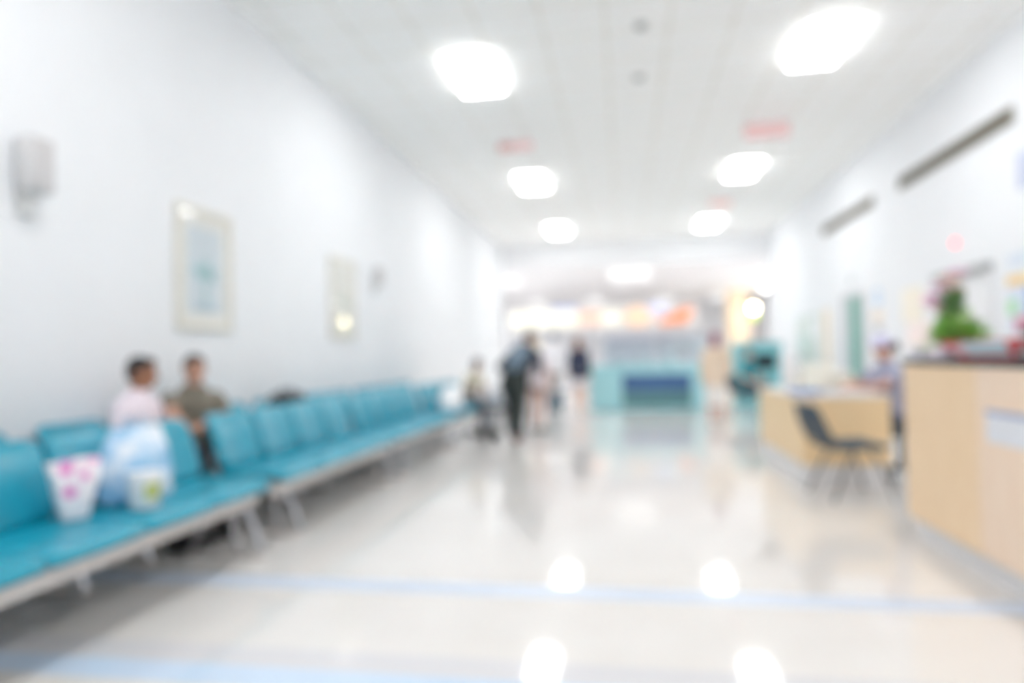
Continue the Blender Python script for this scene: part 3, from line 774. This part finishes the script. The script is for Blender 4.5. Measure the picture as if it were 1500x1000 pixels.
# ------------------------------------------------------------------ boards and posters on the right wall
def poster(y0, y1, z0, z1, m, label, extra=(), grp='posters on the right wall'):
    o = empty('wall_poster', (XR, (y0 + y1) / 2, (z0 + z1) / 2), 0, label, 'poster', grp)
    w, h = (y1 - y0) / 2, (z1 - z0) / 2
    MB().box(-.012, 0, -w, w, -h, h, .002).build('board', m, o, smooth=False)
    for a, b, c, d_, mm, nm in extra:   # fractions: u from near edge, v from bottom
        MB().box(-.0145, -.012, -w + 2 * w * a, -w + 2 * w * b, -h + 2 * h * c, -h + 2 * h * d_).build(nm, mm, o, smooth=False)
poster(7.35, 7.98, 1.38, 1.99, M('blue_white_poster', (216, 224, 240), .7, var=.03), 'colourful poster with orange header above the black tray',
       [(0, 1, .82, 1, orange_m, 'orange_header'), (.0, .45, .3, .8, blue_m, 'blue_block'), (.7, 1, .3, .6, greenp_m, 'green_patch'), (.35, .8, .0, .28, pinkp_m, 'pink_patch')])
poster(7.35, 7.95, 2.10, 2.22, M('pale_blue_strip', (214, 224, 236), .7), 'pale blue strip notice above the colourful poster')
poster(7.1, 7.72, 2.86, 3.25, lilac_m, 'lilac sign high on the wall under the long slot vent')
poster(8.6, 8.9, 1.75, 1.92, M('pale_indigo_note', (206, 210, 228), .7), 'small pale blue note on the white door')
poster(10.05, 10.75, 1.62, 2.12, M('cream_poster', (244, 236, 222), .7), 'cream poster between the white door and the green door')
poster(9.75, 10.6, 1.2, 1.6, M('blush_poster', (248, 232, 228), .7), 'blush pink poster just below the cream poster')
o = empty('wall_notice', (XR, 11.72, 2.0), 0, 'small light blue round notice beside the green door', 'notice')
MB().loft([(-.012, 0, .1), (0, 0, .1)], [(.14, .14)] * 2, n=28, cap=('flat', 'flat')).build('disc', M('sky_blue_notice', (178, 208, 238), .6), o, smooth=False)
MB().loft([(-.0145, 0, .1), (-.012, 0, .1)], [(.07, .07)] * 2, n=24, cap=('flat', 'flat')).build('emblem', paper_m, o, smooth=False)
poster(11.5, 11.95, 1.72, 1.86, M('sand_note', (242, 224, 206), .7), 'sand-coloured card under the round blue notice')
poster(11.55, 11.85, 1.5, 1.66, M('grey_note', (196, 196, 198), .7), 'small grey card lowest of the column beside the green door')
poster(14.3, 14.75, 1.0, 2.1, beige_m, 'narrow beige board beyond the green door')
poster(15.1, 16.8, 1.0, 2.05, sagep_m, 'wide pale sage notice board near the far end of the right wall',
       [(.1, .4, .5, .9, paper_m, 'sheet'), (.55, .85, .2, .6, M('pale_mint_sheet', (196, 220, 216), .7), 'sheet')])
o = empty('wall_sensor', (XR, 12.9, 2.5), 0, 'tiny grey wall box above the green door', 'sensor')
MB().box(-.05, 0, -.06, .06, -.06, .06, .01).build('case', M('sensor_grey', (208, 210, 208), .6), o); MB().ell((-.05, 0, -.01), (.015, .03, .03), seg=12, rings=8).build('lens', alu_m, o)

# ------------------------------------------------------------------ people
skin_a = M('brown_skin', (168, 116, 88), .5, var=.06, scale=20, sss=.05)
skin_b = M('tan_skin', (206, 158, 134), .5, var=.06, scale=20, sss=.05)
skin_c = M('light_skin', (222, 184, 160), .5, var=.05, scale=20, sss=.05)
hair_m = M('black_hair', (26, 26, 28), .45, var=.3, scale=60, bump=.3)
brown_hair_m = M('brown_hair', (132, 88, 58), .5, var=.25, scale=60, bump=.3)
grey_hair_m = M('blue_grey_hair', (120, 136, 152), .5, var=.2, scale=60)
eye_m = M('dark_eye', (40, 32, 30), .2, var=.1)
lip_m = M('lip', (166, 100, 92), .5, var=.05)
shoe_m = M('black_shoe', (28, 28, 30), .4, var=.1)
brown_shoe_m = M('brown_shoe', (120, 82, 72), .5, var=.1)

def person(label, base, face, mode='stand', H=1.66, lean=(0, 0), head=(0, 0), skin=skin_b, voxel=.009,
           arms=(None, None), legs=(None, None), shirt=None, sleeve='short', trousers=None, skirt=None, shoe=shoe_m,
           hair='short', hairm=hair_m, seat=.47, extra=None, shirt_drop=.08, loose=0.0):
    """body fused into one skin; clothes, hair and shoes are children.
    face: heading in degrees (0 = +X); offsets are (right, forward, up)."""
    s = H / 1.70
    fa = R(face); fw = Vector((math.cos(fa), math.sin(fa), 0)); rt = Vector((math.sin(fa), -math.cos(fa), 0)); up = Vector((0, 0, 1))
    B = Vector((base[0], base[1], 0))
    def P(o):
        if o[0] == 'w': return Vector(o[1:])
        return B + rt * o[0] + fw * o[1] + up * o[2]
    sit = mode == 'sit'
    hz = seat + .09 if sit else .91 * s
    hip = P((0, 0, hz))
    TL = .50 * s
    lr, lf = lean
    lz = math.sqrt(max(.01, TL * TL - lr * lr - lf * lf))
    sho = P((lr, lf, hz + lz))
    ux = (sho - hip).normalized()
    tf = (fw - ux * fw.dot(ux)).normalized(); trt = tf.cross(ux).normalized()
    if trt.dot(rt) < 0: trt = -trt
    sw = .175 * s
    SH = [sho - trt * sw - ux * .045, sho + trt * sw - ux * .045]          # left, right
    HP = [hip - rt * .085 * s, hip + rt * .085 * s]
    # limbs
    AR, LG = [], []
    for k, sd in ((0, -1), (1, 1)):
        if arms[k] is None:
            if sit: e = P((sd * .25, lf * .5 + .05, hz + .22)); w = P((sd * .16, .28, hz + .12))
            else:
                e = SH[k] + Vector((0, 0, -.28 * s)) + rt * sd * .05 - fw * .02; w = e + Vector((0, 0, -.24 * s)) + fw * .06 + rt * sd * .01
        else: e, w = P(arms[k][0]), P(arms[k][1])
        AR.append((SH[k], e, w))
        if legs[k] is None:
            if sit: kn = P((sd * .11, .43, hz - .04)); an = P((sd * .11, .42, .085))
            else: kn = P((sd * .09 * s, .015, .48 * s)); an = P((sd * .09 * s, -.01, .085))
            toe = fw
        else:
            kn, an = P(legs[k][0]), P(legs[k][1]); toe = fw if len(legs[k]) < 3 else (rt * legs[k][2][0] + fw * legs[k][2][1] + up * legs[k][2][2]).normalized()
        LG.append((HP[k], kn, an, toe))
    # torso rings
    T = [(-.2, .10, .095), (-.08, .155, .12), (.05, .165, .122), (.25, .148, .108), (.5, .155, .112), (.75, .168, .118), (.9, .155, .1), (1.0, .105, .078), (1.06, .062, .06)]
    def torso(mb, g, t0=-9, t1=9, cap=('round', 'round')):
        L_ = [q for q in T if t0 <= q[0] <= t1]
        if cap[0] == 'flat' and t0 < -.11:      # a garment that hangs below the hips
            L_ = [(t0, .168, .145), (-.02, .168, .132)] + [q for q in L_ if q[0] > 0]
        r = [(hip + ux * TL * t, ((a + g) * s, (b_ + g) * s)) for t, a, b_ in L_]
        mb.loft([q[0] for q in r], [q[1] for q in r], wd=trt, n=24, cap=cap)
    # head frame
    hy, hp = R(head[0]), R(head[1])
    hf0 = (fw * math.cos(hy) - rt * math.sin(hy)).normalized()
    hr = Vector((hf0.y, -hf0.x, 0)).normalized()
    hf = (hf0 * math.cos(hp) + up * math.sin(hp)).normalized(); hu = hr.cross(hf).normalized()
    nb = sho + ux * .02
    hc = nb + (ux * .5 + up * .5).normalized() * .175 * s + hf0 * .025
    k_ = s
    ax = (hr, hf, hu)
    def Hd(r_, f_, u_): return hc + (hr * r_ + hf * f_ + hu * u_) * k_
    mb = MB()
    torso(mb, 0)
    mb.loft([nb - ux * .03, (nb + Hd(0, -.015, -.06)) / 2, Hd(0, -.01, -.05)], [(.064 * s, .062 * s), (.055 * s, .056 * s), (.056 * s, .058 * s)], wd=trt)
    mb.ell(Hd(0, -.008, .03), (.074 * k_, .094 * k_, .082 * k_), ax)                      # skull
    mb.ell(Hd(0, .022, -.03), (.06 * k_, .066 * k_, .078 * k_), ax)                       # face
    mb.ell(Hd(0, .058, -.085), (.03 * k_, .03 * k_, .024 * k_), ax, 12, 8)                # chin
    mb.loft([Hd(0, .088, .008), Hd(0, .108, -.03)], [(.008 * k_, .008 * k_), (.015 * k_, .013 * k_)], n=10)   # nose
    mb.ell(Hd(0, .077, .022), (.05 * k_, .016 * k_, .012 * k_), ax, 12, 8)                # brow
    mb.ell(Hd(0, .083, -.058), (.024 * k_, .012 * k_, .011 * k_), ax, 12, 8)              # mouth
    for sd in (-1, 1):
        mb.ell(Hd(sd * .077, -.008, -.012), (.01 * k_, .02 * k_, .033 * k_), ax, 12, 8)   # ears
        mb.ell(Hd(sd * .038, .062, -.022), (.022 * k_, .02 * k_, .018 * k_), ax, 12, 8)   # cheek
    def arm(mb, k, g, a=0, b_=1, cap=('round', 'round')):
        S, E, W = AR[k]
        pts, rad = [], []
        prof = [(0, .054), (.12, .053), (.25, .047), (.45, .041), (.5, .039), (.58, .041), (.75, .033), (1.0, .025)]
        def pos(t): return S.lerp(E, t * 2) if t <= .5 else E.lerp(W, (t - .5) * 2)
        for t, r_ in prof:
            if t <= b_: pts.append(pos(t)); rad.append((r_ + g) * s)
        if b_ < 1:
            pts.append(pos(b_)); rad.append((.044 + g * 1.2 if b_ < .5 else .032 + g) * s)
        mb.loft(pts, rad, n=14, cap=cap)
    def leg(mb, k, g, b_=1.0, cap=('round', 'round')):
        Hh, K, A, t_ = LG[k]
        prof = [(0, .085), (.15, .082), (.3, .07), (.45, .057), (.5, .053), (.58, .054), (.68, .056), (.85, .04), (1, .034)]
        def pos(t): return Hh.lerp(K, t * 2) if t <= .5 else K.lerp(A, (t - .5) * 2)
        pts = [pos(t) for t, r_ in prof if t <= b_]; rad = [(r_ + g) * s for t, r_ in prof if t <= b_]
        mb.loft(pts, rad, n=16, cap=cap)
    for k, sd in ((0, -1), (1, 1)):
        arm(mb, k, 0); leg(mb, k, 0)
        # foot
        Hh, K, A, t_ = LG[k]
        mb.loft([A - t_ * .03 - up * .03, A + t_ * .06 - up * .045, A + t_ * .14 - up * .055], [(.032, .03), (.036, .028), (.034, .018)], wd=t_.cross(up))
        # hand: palm, four fingers, thumb
        S, E, W = AR[k]
        hd = (W - E).normalized()
        if arms[k] is not None and len(arms[k]) > 2: hd = (rt * arms[k][2][0] + fw * arms[k][2][1] + up * arms[k][2][2]).normalized()
        pn = (rt * -sd * (1 if not sit else .2) + up * (-1 if sit else 0)); pn = (pn - hd * pn.dot(hd)).normalized()
        ac = hd.cross(pn).normalized()
        if ac.dot(fw) < 0 and not sit: ac = -ac
        if sit and ac.dot(rt * -sd) < 0: ac = -ac
        mb.loft([W, W + hd * .03, W + hd * .085], [(.026, .02), (.038, .016), (.04, .013)], wd=ac, n=14)
        for q, (of, L) in enumerate(((.032, .07), (.0115, .08), (-.0095, .075), (-.03, .058))):
            p0 = W + hd * .08 + ac * of
            c1 = R(22 + 6 * q); c2 = R(50 + 8 * q)
            p1 = p0 + (hd * math.cos(c1) + pn * math.sin(c1)) * L * .52; p2 = p1 + (hd * math.cos(c2) + pn * math.sin(c2)) * L * .48
            mb.loft([p0, p1, p2], [.0095, .0088, .0075], n=10)
        p0 = W + hd * .03 + ac * .03
        p1 = p0 + (hd * .7 + ac * .6 + pn * .3).normalized() * .042; p2 = p1 + (hd * .85 + ac * .2 + pn * .4).normalized() * .034
        mb.loft([p0, p1, p2], [.0125, .011, .009], n=10)
    body = mb.grown('person', skin, voxel, None, B, 4)
    body.location = B
    tag(body, label, 'person')
    def put(mbx, name, mat, vox=.011, sm=6):
        return mbx.grown(name, mat, vox, body, B, sm)
    # features
    for sd in (-1, 1):
        MB().ell(Hd(sd * .031, .078, .003) - B, (.014 * k_, .008 * k_, .0075 * k_), ax, 12, 8).build('eye', eye_m, body)
        MB().loft([Hd(sd * .015, .0925, .024) - B, Hd(sd * .035, .0885, .029) - B, Hd(sd * .052, .075, .022) - B], [.0035, .0042, .003], n=8).build('eyebrow', hairm, body)
    MB().ell(Hd(0, .0905, -.058) - B, (.024 * k_, .0055 * k_, .007 * k_), ax, 12, 8).build('lips', lip_m, body)
    # hair
    if hair in ('short', 'bun', 'long', 'cap'):
        h = MB()
        h.ell(Hd(0, -.02, .036), (.083 * k_, .096 * k_, .086 * k_), ax)
        h.ell(Hd(0, -.045, -.005), (.079 * k_, .066 * k_, .075 * k_), ax)
        if hair != 'cap': h.ell(Hd(0, .05, .083), (.056 * k_, .042 * k_, .028 * k_), ax)
        if hair == 'bun': h.ell(Hd(0, -.135, -.01), (.06 * k_, .055 * k_, .058 * k_), ax)
        if hair == 'long':
            h.loft([Hd(0, -.055, .03), Hd(0, -.075, -.1), Hd(0, -.085, -.24)], [(.085, .06), (.088, .05), (.07, .03)], wd=hr)
        put(h, 'hair', hairm, .009, 3)
    if hair == 'scarf':
        h = MB(); h.ell(Hd(0, -.022, .036), (.088 * k_, .102 * k_, .092 * k_), ax); h.ell(Hd(0, -.05, -.02), (.086 * k_, .07 * k_, .09 * k_), ax)
        h.loft([Hd(0, -.03, -.05), nb + ux * .0, nb - ux * .06], [(.085, .085), (.084, .08), (.09, .075)], wd=trt)
        put(h, 'headscarf', hairm, .009, 3)
    if extra == 'full':
        h = MB(); h.ell(Hd(0, -.045, .022), (.1 * k_, .098 * k_, .115 * k_), ax); put(h, 'hair_volume', hairm, .009, 3)
    if extra == 'cap':
        h = MB(); h.ell(Hd(0, -.012, .055), (.092 * k_, .108 * k_, .082 * k_), ax); h.loft([Hd(0, .06, .045), Hd(0, .13, .035)], [(.07, .012), (.055, .008)], wd=hr)
        put(h, 'cap', M('cream_cap', (244, 238, 216), .8), .009, 3)
    if extra == 'nurse_cap':
        h = MB(); h.ell(Hd(0, -.005, .07), (.094 * k_, .105 * k_, .075 * k_), ax); h.ell(Hd(0, .04, .085), (.075, .06, .06), ax)
        put(h, 'nurse_cap', M('lilac_white_cap', (214, 212, 240), .8), .009, 3)
    # clothes
    if shirt:
        q = MB(); torso(q, .018, -shirt_drop - .02 if not sit else -.1, 1.0, ('flat', 'round'))
        b_ = {'short': .36, 'long': .95, 'none': .06}[sleeve]
        for k in (0, 1): arm(q, k, .014, 0, b_, ('round', 'flat'))
        so = put(q, 'shirt', shirt)
        if sleeve != 'none':
            c = MB(); c.loft([nb - ux * .02, nb + ux * .02], [(.075 * s, .073 * s), (.069 * s, .068 * s)], wd=trt, n=20, cap=('flat', 'flat')); c.grown('collar', shirt, .008, so, B, 2)
    if trousers:
        q = MB(); torso(q, .012 + loose * .7, -.3, .26, ('round', 'flat'))
        for k in (0, 1): leg(q, k, .016 + loose, 1.0, ('round', 'flat'))
        put(q, 'trousers', trousers)
    if skirt:
        m_, zh, fl = skirt
        q = MB(); pts = [hip + ux * TL * .24, hip, hip - up * .15, Vector((hip.x, hip.y, (hip.z + zh) / 2)), Vector((hip.x, hip.y, zh))]
        q.loft(pts, [(.165 * s, .125 * s), (.182 * s, .145 * s), (.19 * s, .15 * s), (.18 * fl, .15 * fl), (.195 * fl, .165 * fl)], wd=rt, n=24, cap=('flat', 'flat'))
        put(q, 'skirt', m_)
    for k in (0, 1):
        Hh, K, A, t_ = LG[k]
        q = MB(); q.loft([A - t_ * .035 - up * .035, A + t_ * .02 - up * .035, A + t_ * .09 - up * .045, A + t_ * .165 - up * .055], [(.042, .046), (.042, .044), (.047, .034), (.04, .022)], wd=t_.cross(up), n=16)
        put(q, 'shoe', shoe, .009, 3)
    return body

pinkwhite = M('pale_pink_shirt', (236, 224, 232), .85, var=.03, scale=20)
greyolive = M('olive_grey_shirt', (128, 122, 110), .85, var=.12, scale=24)
darktr = M('charcoal_trousers', (44, 50, 62), .85, var=.1, scale=20)
person('man in a pale pink-white shirt seated in the back row, face turned aside', (-3.33, 4.07), 6, 'sit', 1.60, lean=(-.0, .04), head=(8, -4), skin=skin_a, voxel=.0065,
       legs=(((-.11, .40, .50), (-.11, .37, .085)), ((.11, .40, .50), (.11, .37, .085))), shirt=pinkwhite, trousers=darktr, hair='short', seat=.445)
person('seated man in an olive grey shirt and dark trousers, one knee crossed', (-3.33, 4.70), -36, 'sit', 1.64, lean=(.0, .06), head=(-8, -2), skin=skin_b, voxel=.0065,
       arms=(((-.24, .12, .82), (-.02, .30, .80)), (('w', -3.22, 4.34, .88), ('w', -3.05, 4.21, .83), (.3, .8, -.4))),
       legs=((('w', -2.94, 4.54, .50), ('w', -2.88, 4.40, .09)), (('w', -2.97, 4.18, .70), ('w', -2.85, 4.11, .24), (.3, .8, -.45))),
       shirt=greyolive, trousers=darktr, seat=.445)
person('person in a beige top seated on the far bench beside the white bag', (-2.60, 10.95), -30, 'sit', 1.52, lean=(.0, .16), head=(-10, -12), skin=skin_a,
       arms=(None, ((.25, .16, .74), (.20, .36, .64))),
       shirt=M('beige_top', (226, 218, 198), .85), sleeve='short', trousers=M('grey_blue_trousers', (150, 158, 170), .85), seat=.46)
person('person in a navy jacket and dark trousers leaning forward, wearing a grey backpack', (-1.62, 9.90), 72, 'stand', 1.72, lean=(.08, .25), head=(-24, -24), skin=skin_c,
       arms=(((-.34, .12, 1.10), (-.24, .30, .93)), ((.25, .34, 1.05), (.14, .5, .98))),
       legs=(((-.10, .10, .48), (-.09, .08, .085)), ((.08, -.04, .48), (.08, -.16, .085))),
       shirt=M('navy_jacket', (54, 64, 80), .8, var=.1), sleeve='long', loose=.03, trousers=M('dark_grey_green_trousers', (50, 57, 55), .85), shoe=brown_shoe_m)
person('cream-haired person in a pale pink top with bare legs, beside the backpack wearer', (-1.43, 10.95), 78, 'stand', 1.50, lean=(0, .05), head=(0, -6), skin=M('rosy_skin', (206, 162, 144), .5),
       shirt=M('blush_top', (232, 222, 226), .85), skirt=(M('taupe_skirt', (186, 160, 152), .85), .66, .92), hair='short', extra='full', hairm=M('cream_hair', (246, 240, 222), .8), shoe=M('dark_green_shoe', (62, 84, 72), .5), shirt_drop=.12)
person('person in a white shirt standing behind the slate suitcase', (-1.58, 15.1), 90, 'stand', 1.80, skin=skin_c, hairm=grey_hair_m,
       arms=(((-.33, .0, 1.14), (-.27, .16, .95)), ((.33, .0, 1.14), (.27, .16, .95))),
       shirt=M('white_shirt', (244, 243, 247), .85), sleeve='long', shirt_drop=.12, trousers=M('pale_grey_trousers', (216, 214, 214), .85), shoe=M('grey_shoe', (190, 190, 190), .6))
person('woman with long brown hair, dark navy jacket and pale skirt by the teal counter', (-.97, 14.55), 70, 'stand', 1.64, skin=skin_c, hair='long', hairm=brown_hair_m,
       shirt=M('blue_black_jacket', (46, 54, 78), .8), sleeve='long', skirt=(M('pale_grey_skirt', (206, 202, 206), .85), .58, .95), shoe=M('nude_shoe', (220, 200, 188), .5), shirt_drop=.25)
person('person in a maroon headscarf, beige tunic and white skirt near the low desk', (1.56, 11.95), 80, 'stand', 1.58, skin=skin_b, hair='scarf', hairm=M('maroon_scarf', (150, 92, 112), .85),
       arms=(None, ((.25, .05, 1.02), (.16, .22, .86))),
       shirt=M('beige_tunic', (228, 208, 186), .85), sleeve='long', skirt=(M('offwhite_skirt', (232, 228, 224), .85), .34, 1.05), shoe=M('tan_shoe', (206, 190, 172), .6), shirt_drop=.35)
person('person in a teal shirt and dark trousers seated beyond the wood desk', (2.42, 13.9), -40, 'sit', 1.64, lean=(0, .02), head=(-60, 0), skin=skin_b, hair='long',
       shirt=M('teal_shirt', (38, 138, 152), .8), trousers=M('dark_slate_trousers', (64, 84, 100), .85), seat=.44)
chair(2.40, 13.93, R(-40), 'grey chair under the person in teal beyond the wood desk', chair_fab_m, chair_leg_m)
person('staff member in lilac-grey top and white cap seated at the low desk', (2.53, 6.96), 190, 'sit', 1.62, lean=(0, .03), head=(14, -14), skin=skin_b, hair='bun', extra='nurse_cap',
       arms=(((-.26, .20, .90), (-.12, .40, .88)), ((.26, .20, .90), (.10, .38, .88))),
       shirt=M('lilac_grey_scrub', (164, 166, 188), .85, var=.22, scale=26), trousers=M('slate_work_trousers', (76, 86, 106), .85), seat=.49)

# backpack worn by the leaning person
fa = R(72)
o = empty('backpack', (-1.62, 9.90, 0), 0, 'grey backpack on the back of the person in the navy jacket', 'backpack')
fw = Vector((math.cos(fa), math.sin(fa), 0)); rt = Vector((math.sin(fa), -math.cos(fa), 0)); up = Vector((0, 0, 1))
u = (fw * .24 + rt * .1 + up * .43).normalized(); nb_ = -(fw - u * fw.dot(u)).normalized()
c0 = fw * .13 + rt * .055 + up * 1.18
mb = MB(); mb.loft([c0 + nb_ * .19 - u * .2, c0 + nb_ * .2 - u * .1, c0 + nb_ * .2 + u * .08, c0 + nb_ * .18 + u * .18], [(.12, .06), (.145, .085), (.14, .08), (.1, .05)], wd=rt, n=20); mb.build('pack_body', backpack_m, o)
mb = MB(); mb.loft([c0 + nb_ * .275 - u * .16, c0 + nb_ * .285 - u * .02], [(.1, .03), (.1, .03)], wd=rt, n=16); mb.build('front_pocket', backpack_m, o)
for sd in (-1, 1):
    mb = MB(); a = rt * sd * .1
    mb.loft([c0 + nb_ * .14 + u * .16 + a, c0 + nb_ * .02 + u * .25 + a, c0 - nb_ * .12 + u * .15 + a * 1.1, c0 - nb_ * .14 - u * .02 + a * 1.4, c0 + nb_ * .12 - u * .16 + a * 1.5], [(.024, .007)] * 5, wd=rt, n=10); mb.build('strap', black_m, o)

# wheelchair
def wheelchair(x, y, rz):
    o = empty('wheelchair', (x, y, 0), rz, 'dark wheelchair with grey wheels between the far bench and the backpack wearer', 'wheelchair')  # faces +X
    fr = M('wheelchair_frame', (98, 100, 102), .4, .5)
    for sd in (-1, 1):
        yy = sd * .27
        wl = MB().torus((-.05, yy + sd * .03, .30), (0, 1, 0), .28, .018, 40, 8).build('wheel', M('grey_tyre', (150, 146, 148), .6), o)
        MB().torus((-.05, yy + sd * .065, .30), (0, 1, 0), .25, .008, 36, 6).build('hand_rim', chrome_m, wl)
        sp = MB()
        for k in range(12):
            a = R(30 * k); sp.tube([(-.05, yy + sd * .03, .30), (-.05 + .27 * math.cos(a), yy + sd * .03, .30 + .27 * math.sin(a))], .003, 6)
        sp.loft([(-.05, yy, .30), (-.05, yy + sd * .06, .30)], [.03, .03], n=14, cap=('flat', 'flat')); sp.build('spokes', chrome_m, wl)
        MB().torus((.36, yy * .8, .085), (0, 1, 0), .06, .022, 24, 8).build('caster', rubber_m, o)
        MB().tube([(.36, yy * .8, .085), (.34, yy * .8, .2), (.33, yy * .8, .42)], .012).build('caster_fork', fr, o)
        MB().tube([(-.3, yy * .9, .92), (-.22, yy * .9, .90), (-.18, yy * .9, .48), (.0, yy * .9, .44), (.36, yy * .9, .44), (.44, yy * .9, .2), (.5, yy * .9, .1)], .013).build('side_frame', fr, o)
        MB().loft([(-.38, yy * .9, .925), (-.28, yy * .9, .92)], [.02, .02], n=12).build('handle', rubber_m, o)
        MB().box(-.16, .22, yy * .9 - .03, yy * .9 + .03, .66, .70, .012).build('armrest', black_m, o)
        MB().tube([(-.14, yy * .9, .46), (-.14, yy * .9, .67), (.2, yy * .9, .67), (.2, yy * .9, .45)], .01).build('arm_frame', fr, o)
        MB().box(.42, .58, yy * .9 - (.17 if sd > 0 else 0), yy * .9 + (0 if sd > 0 else .17), .09, .105, .004).build('footrest', rubber_m, o)
    MB().pad([(.34, .46), (.1, .455), (-.16, .46)], .018, -.225, .225, edge=.02, corner=.03).build('seat', black_m, o)
    MB().pad([(-.18, .50), (-.2, .7), (-.215, .88)], .014, -.225, .225, edge=.02, corner=.03).build('backrest', black_m, o)
wheelchair(-1.93, 10.42, R(-125))
o = empty('folded_blanket', (-1.95, 10.39, .478), R(55), 'white folded blanket on the wheelchair seat', 'blanket')
mb = MB()
for k in range(4): mb.box(-.15 + .008 * k, .15 - .006 * k, -.18 + .006 * k, .18 - .004 * k, .055 * k, .055 * k + .052, .022, seg=3)
mb.build('folds', M('white_blanket', (236, 236, 240), .95, var=.02, bump=.2), o)

# suitcase
o = empty('suitcase', (-1.50, 14.55, 0), R(6), 'slate grey trolley suitcase with raised handle left of the teal counter', 'suitcase')
MB().box(-.17, .17, -.11, .11, .05, .52, .04, seg=4).build('shell', slate_m, o)
rb = MB()
for k in range(-3, 4): rb.box(k * .042 - .006, k * .042 + .006, -.118, .118, .1, .48, .004)
rb.build('ribs', slate_m, o)
h = MB(); h.tube([(-.08, .09, .5), (-.08, .09, .82)], .009); h.tube([(.08, .09, .5), (.08, .09, .82)], .009); h.build('handle_tube', dark_steel_m, o)
MB().box(-.12, .12, .07, .11, .81, .86, .012).build('handle_grip', rubber_m, o)
for sx in (-.13, .13):
    for sy in (-.08, .08): MB().torus((sx, sy, .028), (1, 0, 0), .018, .01, 18, 8).build('wheel', rubber_m, o)

# ------------------------------------------------------------------ camera (wide lens focused close by, so the whole hall is soft)
cam = bpy.data.cameras.new('camera'); co = bpy.data.objects.new('camera', cam); C.objects.link(co)
f_px = 975.0
dv = Vector((914 - 750, -(521 - 500), -f_px)).normalized()
n = Vector((1, .022, 0)).cross(dv).normalized()
if n.y < 0: n = -n
xx = dv.cross(n).normalized()
Mw = Matrix((xx, dv, n))          # rows = world axes in camera space -> world from camera
m4 = Mw.to_4x4(); m4.translation = Vector((0, 0, 1.23)); co.matrix_world = m4
cam.sensor_width = 36; cam.lens = f_px / 1500 * 36; cam.clip_end = 200; cam.clip_start = .05
cam.dof.use_dof = True; cam.dof.focus_distance = .55; cam.dof.aperture_fstop = 1.55; cam.dof.aperture_blades = 0
sc.camera = co

# faint surrounding light
w = bpy.data.worlds.new('world'); sc.world = w; w.use_nodes = True
w.node_tree.nodes['Background'].inputs['Color'].default_value = (.9, .95, 1, 1); w.node_tree.nodes['Background'].inputs['Strength'].default_value = .3

sc.view_settings.view_transform = 'Standard'; sc.view_settings.look = 'None'; sc.view_settings.gamma = 1; sc.view_settings.use_curve_mapping = False
sc.view_settings.exposure = 0.56
sc.cycles.use_denoising = True
sc.cycles.max_bounces = 12; sc.cycles.diffuse_bounces = 10; sc.cycles.glossy_bounces = 4; sc.cycles.transparent_max_bounces = 12
sc.cycles.caustics_reflective = False; sc.cycles.caustics_refractive = False
sc.cycles.sample_clamp_indirect = 10
